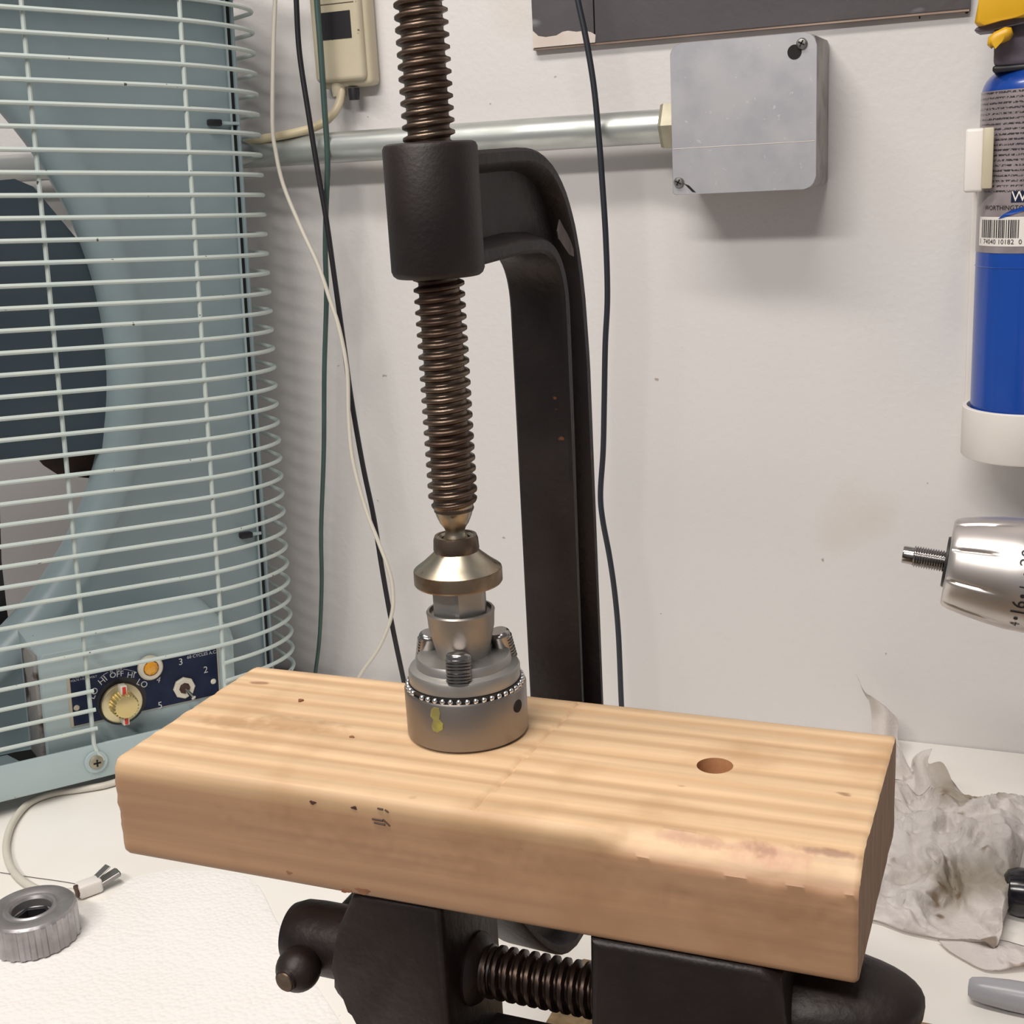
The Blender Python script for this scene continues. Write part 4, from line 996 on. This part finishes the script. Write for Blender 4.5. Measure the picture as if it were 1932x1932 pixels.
# ================================================================== propane cylinder, wall holder, torch head
CXc, CYc, CRc = -.0118, .9150, .0350
def zat(v, u=1890, y=.881): return on_y(u, v, y).z
def cylinder():
    zbot = zat(800) - .016
    t = thing('gas_cylinder', 'tall blue gas cylinder with a printed label hanging on the wall', 'gas cylinder', (CXc, CYc, zbot))
    z1 = zat(122, 1905); zs = zat(150, 1905)
    def c(phi, z, off=0):
        a = radians(phi); r = CRc + off; return Vector((CXc - r * sin(a), CYc - r * cos(a), z))
    bm = new(); zseam = zat(507)
    prof = [(0, zbot), (.030, zbot), (CRc, zbot + .004), (CRc, zseam - .0004), (CRc + .0005, zseam), (CRc, zseam + .0004)]
    zc = z1 - .016
    prof += [(CRc, zc)] + [(.017 + (CRc - .017) * cos(radians(a)), zc + .016 * sin(radians(a))) for a in range(10, 91, 10)] + [(0, z1)]
    lathe(bm, prof, (CXc, CYc, 0), (0, 0, 1), 72); part('tank', bm, M['cyl_blue'], t, ang=50)
    zl0, zl1 = zat(479), zat(168, 1905)
    m = mat('label_film', (0.20, 0.17, 0.18), .3, noise_scale=40, color2=(.30, .26, .27), coat=.4)
    nt = m.node_tree; N = nt.nodes; L = nt.links; b = N['Principled BSDF']
    tc = N.new('ShaderNodeTexCoord'); sp = N.new('ShaderNodeSeparateXYZ'); L.new(tc.outputs['Object'], sp.inputs[0])
    w1 = N.new('ShaderNodeMath'); w1.operation = 'MULTIPLY'; w1.inputs[1].default_value = 2 * pi / .0031; L.new(sp.outputs['Z'], w1.inputs[0])
    w2 = N.new('ShaderNodeMath'); w2.operation = 'SINE'; L.new(w1.outputs[0], w2.inputs[0])
    mr = N.new('ShaderNodeMapRange'); mr.inputs['From Min'].default_value = .15; mr.inputs['From Max'].default_value = .5; L.new(w2.outputs[0], mr.inputs['Value'])
    ng = N.new('ShaderNodeTexNoise'); ng.inputs['Scale'].default_value = 900; L.new(tc.outputs['Object'], ng.inputs['Vector'])
    mg = N.new('ShaderNodeMapRange'); mg.inputs['From Min'].default_value = .42; mg.inputs['From Max'].default_value = .5; L.new(ng.outputs['Fac'], mg.inputs['Value'])
    mz = N.new('ShaderNodeMath'); mz.operation = 'MULTIPLY'; L.new(mr.outputs[0], mz.inputs[0]); L.new(mg.outputs[0], mz.inputs[1])
    lim = N.new('ShaderNodeMath'); lim.operation = 'GREATER_THAN'; lim.inputs[1].default_value = zat(365) - zbot; L.new(sp.outputs['Z'], lim.inputs[0])
    mz2 = N.new('ShaderNodeMath'); mz2.operation = 'MULTIPLY'; L.new(mz.outputs[0], mz2.inputs[0]); L.new(lim.outputs[0], mz2.inputs[1])
    mx = N.new('ShaderNodeMix'); mx.data_type = 'RGBA'; L.new(mz2.outputs[0], mx.inputs[0]); L.new(b.inputs['Base Color'].links[0].from_socket, mx.inputs[6]); mx.inputs[7].default_value = (.035, .03, .035, 1)
    L.new(mx.outputs[2], b.inputs['Base Color'])
    bm = new(); lathe(bm, [(CRc - .001, zl0), (CRc + .0003, zl0), (CRc + .0003, zl1), (CRc - .001, zl1)], (CXc, CYc, 0), (0, 0, 1), 72); lb = part('label', bm, m, t, label='grey printed film label with fine text')
    def wrap(poly_phi_z, m_, off, parent, name, lab=None):
        bm = new()
        for P in poly_phi_z:
            A = [bm.verts.new(c(p, z, off)) for p, z in P]; bm.faces.new(A)
        return part(name, bm, m_, parent, smooth=False, label=lab)
    # barcode
    za, zb_ = zat(410), zat(466, 1885)
    def quads(p0, p1, z0, z1, n=8): return [[(p0 + (p1 - p0) * i / n, z0), (p0 + (p1 - p0) * (i + 1) / n, z0), (p0 + (p1 - p0) * (i + 1) / n, z1), (p0 + (p1 - p0) * i / n, z1)] for i in range(n)]
    wrap(quads(66, 6, zb_, za, 14), M['white_pl'], .0005, lb, 'barcode_ground', 'white barcode field')
    bars = []; rr = random.Random(3); p = 60
    while p > 14:
        w = rr.choice((.45, .45, .9, 1.3)); bars.append([(p, zb_ + .0052), (p - w, zb_ + .0052), (p - w, za - .0018), (p, za - .0018)]); p -= w + rr.choice((.5, .6, 1.0, 1.4))
    wrap(bars, M['black'], .0007, lb, 'barcode')
    def ctext(s, phi, z, size, m_, name, spacing=1.0, lab=None):
        b_ = text_bm(s, size, 'CENTER', spacing)
        for v in b_.verts:
            ph = phi - math.degrees(v.co.x / CRc); v.co = c(ph, z + v.co.y, .0007)
        part(name, b_, m_, lb, smooth=False, label=lab)
    ctext('1  74040 10182  0', 37, zb_ + .0027, .0042, M['black'], 'barcode_digits', 1.05)
    ctext('WORTHINGTON', 30, zat(393), .0040, M['black'], 'maker_lettering', 1.0, 'small dark lettering above the barcode')
    wrap(quads(23, 7, zat(383), zat(362), 5), M['navy'], .0005, lb, 'logo_square', 'dark square logo')
    bm2 = text_bm('W', .0088)
    for v in bm2.verts:
        v.co = c(15 - math.degrees(v.co.x / CRc), zat(372.5) + v.co.y, .0008)
    part('logo_letter', bm2, M['white_pl'], lb, smooth=False)
    sw = []; A = [(36, zat(414)), (30, zat(405)), (22, zat(397)), (10, zat(391)), (2, zat(389)), (2, zat(396)), (10, zat(399)), (22, zat(406)), (30, zat(411))]
    sw.append(A); wrap(sw, M['cyl_blue'], .0010, lb, 'blue_swoosh', 'blue swoosh over the barcode')
    t_cyl = t
    # torch head
    tt = thing('torch_head', 'grey and yellow torch head screwed on top of the gas cylinder', 'torch', (CXc, CYc, z1))
    ztop = z1 + .20
    def fp(u, v, y=.885): p_ = on_y(u, v, y); return p_
    g0 = fp(1872, 122); g1 = fp(1874, 78)
    hx = CXc - g0.x
    bm = new(); box(bm, g0.x, CXc + hx, CYc - .026, CYc + .020, z1 - .0035, z1 + .0005, .0015, 3); part('black_collar', bm, M['black'], tt)
    bm = new(); box(bm, g0.x + .0003, CXc + hx, CYc - .026, CYc + .020, z1 - .0008, z1 + .075, .004, 3); part('torch_body', bm, M['torch_grey'], tt)
    # grey trigger guard shelf
    def slab(uv, y0, y1, m_, name, bev=.0015, lab=None):
        Q = [(p_.x, p_.z) for p_ in (fp(u, v, y0) for u, v in uv)]
        bm = new(); prism(bm, Q, lambda x, z: Vector((x, y0, z)), lambda x, z: Vector((x, y1, z)), bev, 3); part(name, bm, m_, tt, ang=50, label=lab)
    slab(((1838, 57), (1846, 61), (1870, 58), (1895, 52), (1912, 45), (1960, 40), (1960, 28), (1890, 33), (1862, 44), (1842, 52)), .878, .902, M['torch_grey'], 'finger_guard', .001)
    slab(((1838, 42), (1846, 49), (1858, 47), (1890, 38), (1915, 33), (1960, 30), (1960, -60), (1850, -60), (1846, 0)), .872, .904, M['torch_yellow'], 'yellow_grip', .003, 'yellow upper grip')
    slab(((1862, 84), (1868, 89), (1873, 84), (1892, 77), (1904, 72), (1911, 61), (1908, 51), (1896, 50), (1875, 60), (1864, 70)), .872, .893, M['torch_yellow'], 'trigger', .003, 'yellow trigger')
    # wall holder: ring cup below, clip above
    th = thing('cylinder_holder', 'white plastic wall holder with a cup and side clip around the blue cylinder', 'holder', (CXc, WY, zat(885)))
    zr0, zr1 = on_y(1900, 880, .876).z, on_y(1900, 783, .876).z
    bm = new(); lathe(bm, [(0, zr0), (.0392, zr0), (.0400, zr0 + .001), (.0400, zr1 - .0006), (.0394, zr1), (.0372, zr1), (.0368, zr1 - .001), (.0368, zr0 + .0025), (0, zr0 + .0025)], (CXc, CYc, 0), (0, 0, 1), 80); part('cup', bm, M['white_pl'], th, ang=40)
    a = on_y(1822, 243, .890); b = on_y(1855, 362, .890)
    bm = new(); box(bm, a.x, b.x, .886, .8905, b.z, a.z, .0020, 3); part('side_clip', bm, M['white_pl'], th)
    bm = new(); box(bm, CXc - CRc - .0060, CXc - CRc - .0022, .889, WY - .0008, b.z + .001, a.z - .001, .001); part('clip_arm', bm, M['white_pl'], th)
    bm = new(); box(bm, CXc - CRc - .0060, CXc + CRc + .006, WY - .0050, WY - .0004, zr0, a.z, .001); part('back_plate', bm, M['white_pl'], th)
    bm = new(); box(bm, b.x - .0010, b.x + .0054, .8838, .8862, b.z + .002, a.z, .001); part('clip_shaded_side', bm, M['ivory'], th, label='inner side of the clip with its shade painted tan')  # tan colour stands in for shade on the clip's inner side
cylinder()

# ================================================================== cordless drill nose
def drill():
    Yd = .66
    a = on_y(1786, 1060, Yd)
    ax = (Vector((.990, .030, -.130))).normalized()
    t = thing('cordless_drill', 'cordless drill with silver clutch collar and bare threaded spindle', 'drill', (a.x + .16, Yd, 0))
    x, y, A3 = frame(ax)
    s = (a - CAM).dot(FW) / FPX      # metres per pixel here
    bm = new()
    prof = [(0, .0004), (78 * s, .0004), (83 * s, .0014), (87 * s, .0040), (94 * s, .012), (100.5 * s, .022), (105 * s, .0315), (105.5 * s, .040), (105.5 * s, .062), (100 * s, .066), (0, .066)]
    def wob(r, h, th):
        if .003 < h < .032:
            k = (th * 9 / (2 * pi) + .35) % 1; d = abs(k - .5) * 2
            return r - (.0012 * max(0, 1 - (1 - d) * 6) * min(1, (.027 - h) / .008 if h < .027 else 0))
        return r
    prof2 = []
    for (r0, h0), (r1, h1) in zip(prof, prof[1:]):
        n = max(1, int(abs(h1 - h0) / .0025))
        for i in range(n): prof2.append((r0 + (r1 - r0) * i / n, h0 + (h1 - h0) * i / n))
    prof2.append(prof[-1])
    lathe(bm, prof2, a, ax, 224, wob=wob); cc = part('clutch_collar', bm, M['alu'], t, ang=50, label='silver clutch collar with black numbers')
    bm = new(); lathe(bm, [(0, -.0010), (.0125, -.0010), (.0130, .0002), (0, .0006)], a, ax, 40); part('nose_seal', bm, M['black'], t)
    # spindle
    bm = new(); screw_thread(bm, a, ax, -.0162, -.0008, 17.2 * s, 20.4 * s, .00125, 36, 8, flat=.3)
    sp = part('spindle', bm, M['jaw_steel'], t, ang=60, label='shiny threaded steel spindle')
    bm = new(); lathe(bm, [(0, -.0215), (15.4 * s, -.0215), (16.6 * s, -.0208), (16.8 * s, -.0170), (17.2 * s, -.0160), (0, -.0158)], a, ax, 36); part('spindle_tip', bm, M['jaw_steel'], sp)
    # numbers around the collar
    letters = new(); Rc = 105.6 * s
    cdir = (CAM - a); cdir = (cdir - ax * cdir.dot(ax)).normalized(); sd = ax.cross(cdir)     # sd points down/up around
    if sd.z > 0: sd = -sd
    def ct(txt, ph, h, size):
        b_ = text_bm(txt, size)
        for v in b_.verts:
            # text baseline runs around the collar, read from below upwards
            hh = h + v.co.y * -1 * -1; pp = radians(ph) - v.co.x / Rc
            r = Rc + .0002; v.co = a + ax * (h - v.co.y) + (cdir * cos(pp) + sd * sin(pp)) * r
        merge(letters, b_)
    def dot(ph, h, rr):
        c0 = a + ax * h + (cdir * cos(radians(ph)) + sd * sin(radians(ph))) * (Rc + .0001)
        nn = (cdir * cos(radians(ph)) + sd * sin(radians(ph)))
        lathe(letters, [(0, .0002), (rr, .0001), (rr, -.0003), (0, -.0003)], c0, nn, 14)
    hc = .0358
    ct('16', 35, hc, .0092); dot(21, hc + .0004, .0010); dot(49, hc - .0004, .0010); ct('1', 12, hc + .0006, .0060); ct('4', 59, hc, .0065); dot(-1, hc, .0010); ct('20', -17, hc, .0090); dot(-32, hc, .0010); ct('2', -42, hc, .0066)
    part('clutch_numbers', letters, M['black'], cc, smooth=False, label='black torque numbers 16 and 20 with dots')
    # gear case, motor housing, grip and battery beyond the frame: the drill stands on its battery
    bm = new(); lathe(bm, [(0, .066), (.026, .066), (.029, .070), (.030, .10), (.030, .185), (.026, .200), (0, .204)], a, ax, 48); part('motor_housing', bm, M['drill_body'], t)
    g = a + ax * .15; bm = new()
    tube(bm, [g, g + Vector((.006, 0, -.06)), Vector((g.x + .012, g.y, .068))], .021, 24); part('grip', bm, M['drill_body'], t)
    bm = new(); box(bm, g.x - .045, g.x + .065, g.y - .037, g.y + .037, .0005, .075, .008, 3); part('battery', bm, M['black'], t)
    bm = new(); box(bm, g.x - .036, g.x - .016, g.y - .008, g.y + .008, g.z - .075, g.z - .035, .005, 3); part('trigger', bm, M['black'], t)
drill()

# ================================================================== crumpled paper towel
def crumple():
    bm = new()
    def soft(z): return z if z > .005 else .0012 + .0038 * math.exp((z - .005) / .004)
    def patch(rows, nu, nv, amp, seed, thick=0):
        # rows: list of rows of (u, v, Y); bicubic surface with creases
        G = [[on_y(u, v, y) for u, v, y in r] for r in rows]
        G = [catmull(r, nu) for r in G]
        cols = [catmull([r[i] for r in G], nv) for i in range(len(G[0]))]
        nx, ny = len(cols), len(cols[0]); V = []
        for i in range(nx):
            L = []
            for j in range(ny):
                p = cols[i][j]
                q = p * 17 + Vector((seed, 0, 0))
                r1 = abs(noise.noise(q)) ; r2 = abs(noise.noise(q * 2.3 + Vector((5, 1, 2)))); r3 = abs(noise.noise(q * 5.1 + Vector((1, 7, 2))))
                e = min(1, min(i, nx - 1 - i, j, ny - 1 - j) / 3 + .15)
                r4 = abs(noise.noise(q * 10 + Vector((3, 2, 8))))
                d = ((.35 - r1) * 1.7 + (.3 - r2) * .9 + (.2 - r3) * .75 + (.2 - r4) * .28) * amp * e
                L.append(bm.verts.new(Vector((p.x + noise.noise(q * 2 + Vector((9, 9, 9))) * amp * .6 * e, p.y - d * .45, soft(p.z + d)))))
            V.append(L)
        for i in range(nx - 1):
            for j in range(ny - 1): bm.faces.new((V[i][j], V[i + 1][j], V[i + 1][j + 1], V[i][j + 1]))
    # main sheet: from the back (top in the picture) to the front edge
    patch([[(1600, 1480, .86), (1690, 1470, .86), (1735, 1500, .85), (1780, 1462, .86), (1830, 1502, .85), (1890, 1504, .845), (1936, 1515, .84)],
           [(1580, 1540, .81), (1680, 1525, .82), (1740, 1545, .80), (1800, 1535, .81), (1860, 1540, .80), (1905, 1545, .80), (1938, 1560, .80)],
           [(1560, 1600, .775), (1660, 1590, .785), (1740, 1600, .77), (1800, 1600, .775), (1850, 1610, .765), (1905, 1600, .77), (1926, 1630, .77)],
           [(1560, 1660, .745), (1650, 1650, .755), (1720, 1660, .745), (1790, 1665, .75), (1850, 1680, .735), (1890, 1690, .735), (1908, 1700, .735)],
           [(1570, 1710, .715), (1650, 1700, .725), (1720, 1715, .715), (1780, 1730, .715), (1830, 1745, .710), (1870, 1745, .705), (1890, 1750, .705)],
           [(1580, 1745, .695), (1645, 1738, .700), (1700, 1762, .695), (1750, 1772, .693), (1805, 1772, .69), (1850, 1775, .688), (1872, 1788, .685)]], 16, 18, .0140, 0)
    # curl standing up at the back
    patch([[(1695, 1400, .90), (1716, 1448, .895), (1722, 1432, .89), (1738, 1418, .89), (1759, 1412, .89)],
           [(1690, 1440, .88), (1720, 1470, .878), (1735, 1460, .87), (1748, 1450, .87), (1752, 1440, .87)],
           [(1690, 1490, .865), (1720, 1500, .862), (1745, 1495, .855), (1760, 1470, .855), (1780, 1440, .86)],
           [(1700, 1530, .84), (1725, 1530, .84), (1750, 1520, .84), (1780, 1500, .84), (1806, 1500, .84)]], 7, 7, .004, 4)
    # tall torn tip leaning against the wall
    patch([[(1614, 1272, .945), (1616, 1274, .945), (1618, 1277, .945)],
           [(1628, 1300, .943), (1634, 1312, .941), (1638, 1320, .943)],
           [(1640, 1325, .938), (1665, 1335, .932), (1690, 1352, .937)],
           [(1645, 1370, .930), (1670, 1380, .922), (1694, 1392, .928)],
           [(1640, 1450, .90), (1670, 1460, .89), (1700, 1460, .90)]], 6, 6, .003, 8)
    # lower leaf folded out to the right
    patch([[(1768, 1776, .690), (1810, 1776, .690), (1850, 1780, .695), (1890, 1775, .70), (1940, 1795, .70)],
           [(1790, 1800, .682), (1820, 1800, .682), (1860, 1805, .682), (1900, 1805, .685), (1945, 1806, .688)],
           [(1838, 1832, .6725), (1860, 1838, .670), (1885, 1836, .671), (1910, 1828, .674), (1945, 1820, .678)]], 7, 8, .004, 12)
    bmesh.ops.solidify(bm, geom=list(bm.faces), thickness=.0004)
    o = solo('crumpled_paper_towel', bm, M['towel2'], 'used crumpled paper towel with brown stains against the wall at right', 'paper towel', base=(-.05, .78, 0), ang=180)
crumple()

# ================================================================== marker cap and black object at the right edge
a = on_z(1826, 1862, .0085); d = Vector((1, -.03, 0)).normalized()
t = thing('marker_pen', 'grey capped marker pen lying on the bench in front of the crumpled towel', 'marker', (a.x, a.y, 0))
bm = new(); lathe(bm, [(0, 0), (.0042, .0004), (.0056, .0018), (.0068, .008), (.0078, .020), (.0082, .035), (.0082, .058), (0, .058)], (a.x, a.y, .0084), d, 40); part('cap', bm, M['grey_pl'], t)
bm = new(); lathe(bm, [(0, .057), (.0074, .057), (.0074, .135), (.006, .139), (0, .139)], (a.x, a.y, .0084), d, 32); part('barrel', bm, M['grey_pl'], t)
a = on_z(1890, 1748, .0)
bm = new(); lathe(bm, [(0, 0), (.009, .0005), (.0125, .0030), (.0140, .008), (.0140, .020), (.0132, .022), (.0140, .024), (.0140, .070), (0, .070)], (a.x - .0005, a.y + .016, .0142), (1, .12, 0), 40)
solo('black_handle', bm, M['black_gloss'], 'glossy black rounded handle behind the marker at the right edge', 'handle', base=(a.x + .03, a.y + .016, 0))
# hair-like thread lying on the bench beside the plug
P = [on_z(u, v, .0006) for u, v in ((0, 1646), (60, 1655), (110, 1662), (146, 1668))]
bm = new(); tube(bm, catmull(P), .00022, 5)
solo('thread', bm, M['dirt_brown'], 'fine dark thread lying on the bench left of the plug', 'thread', base=P[-1])
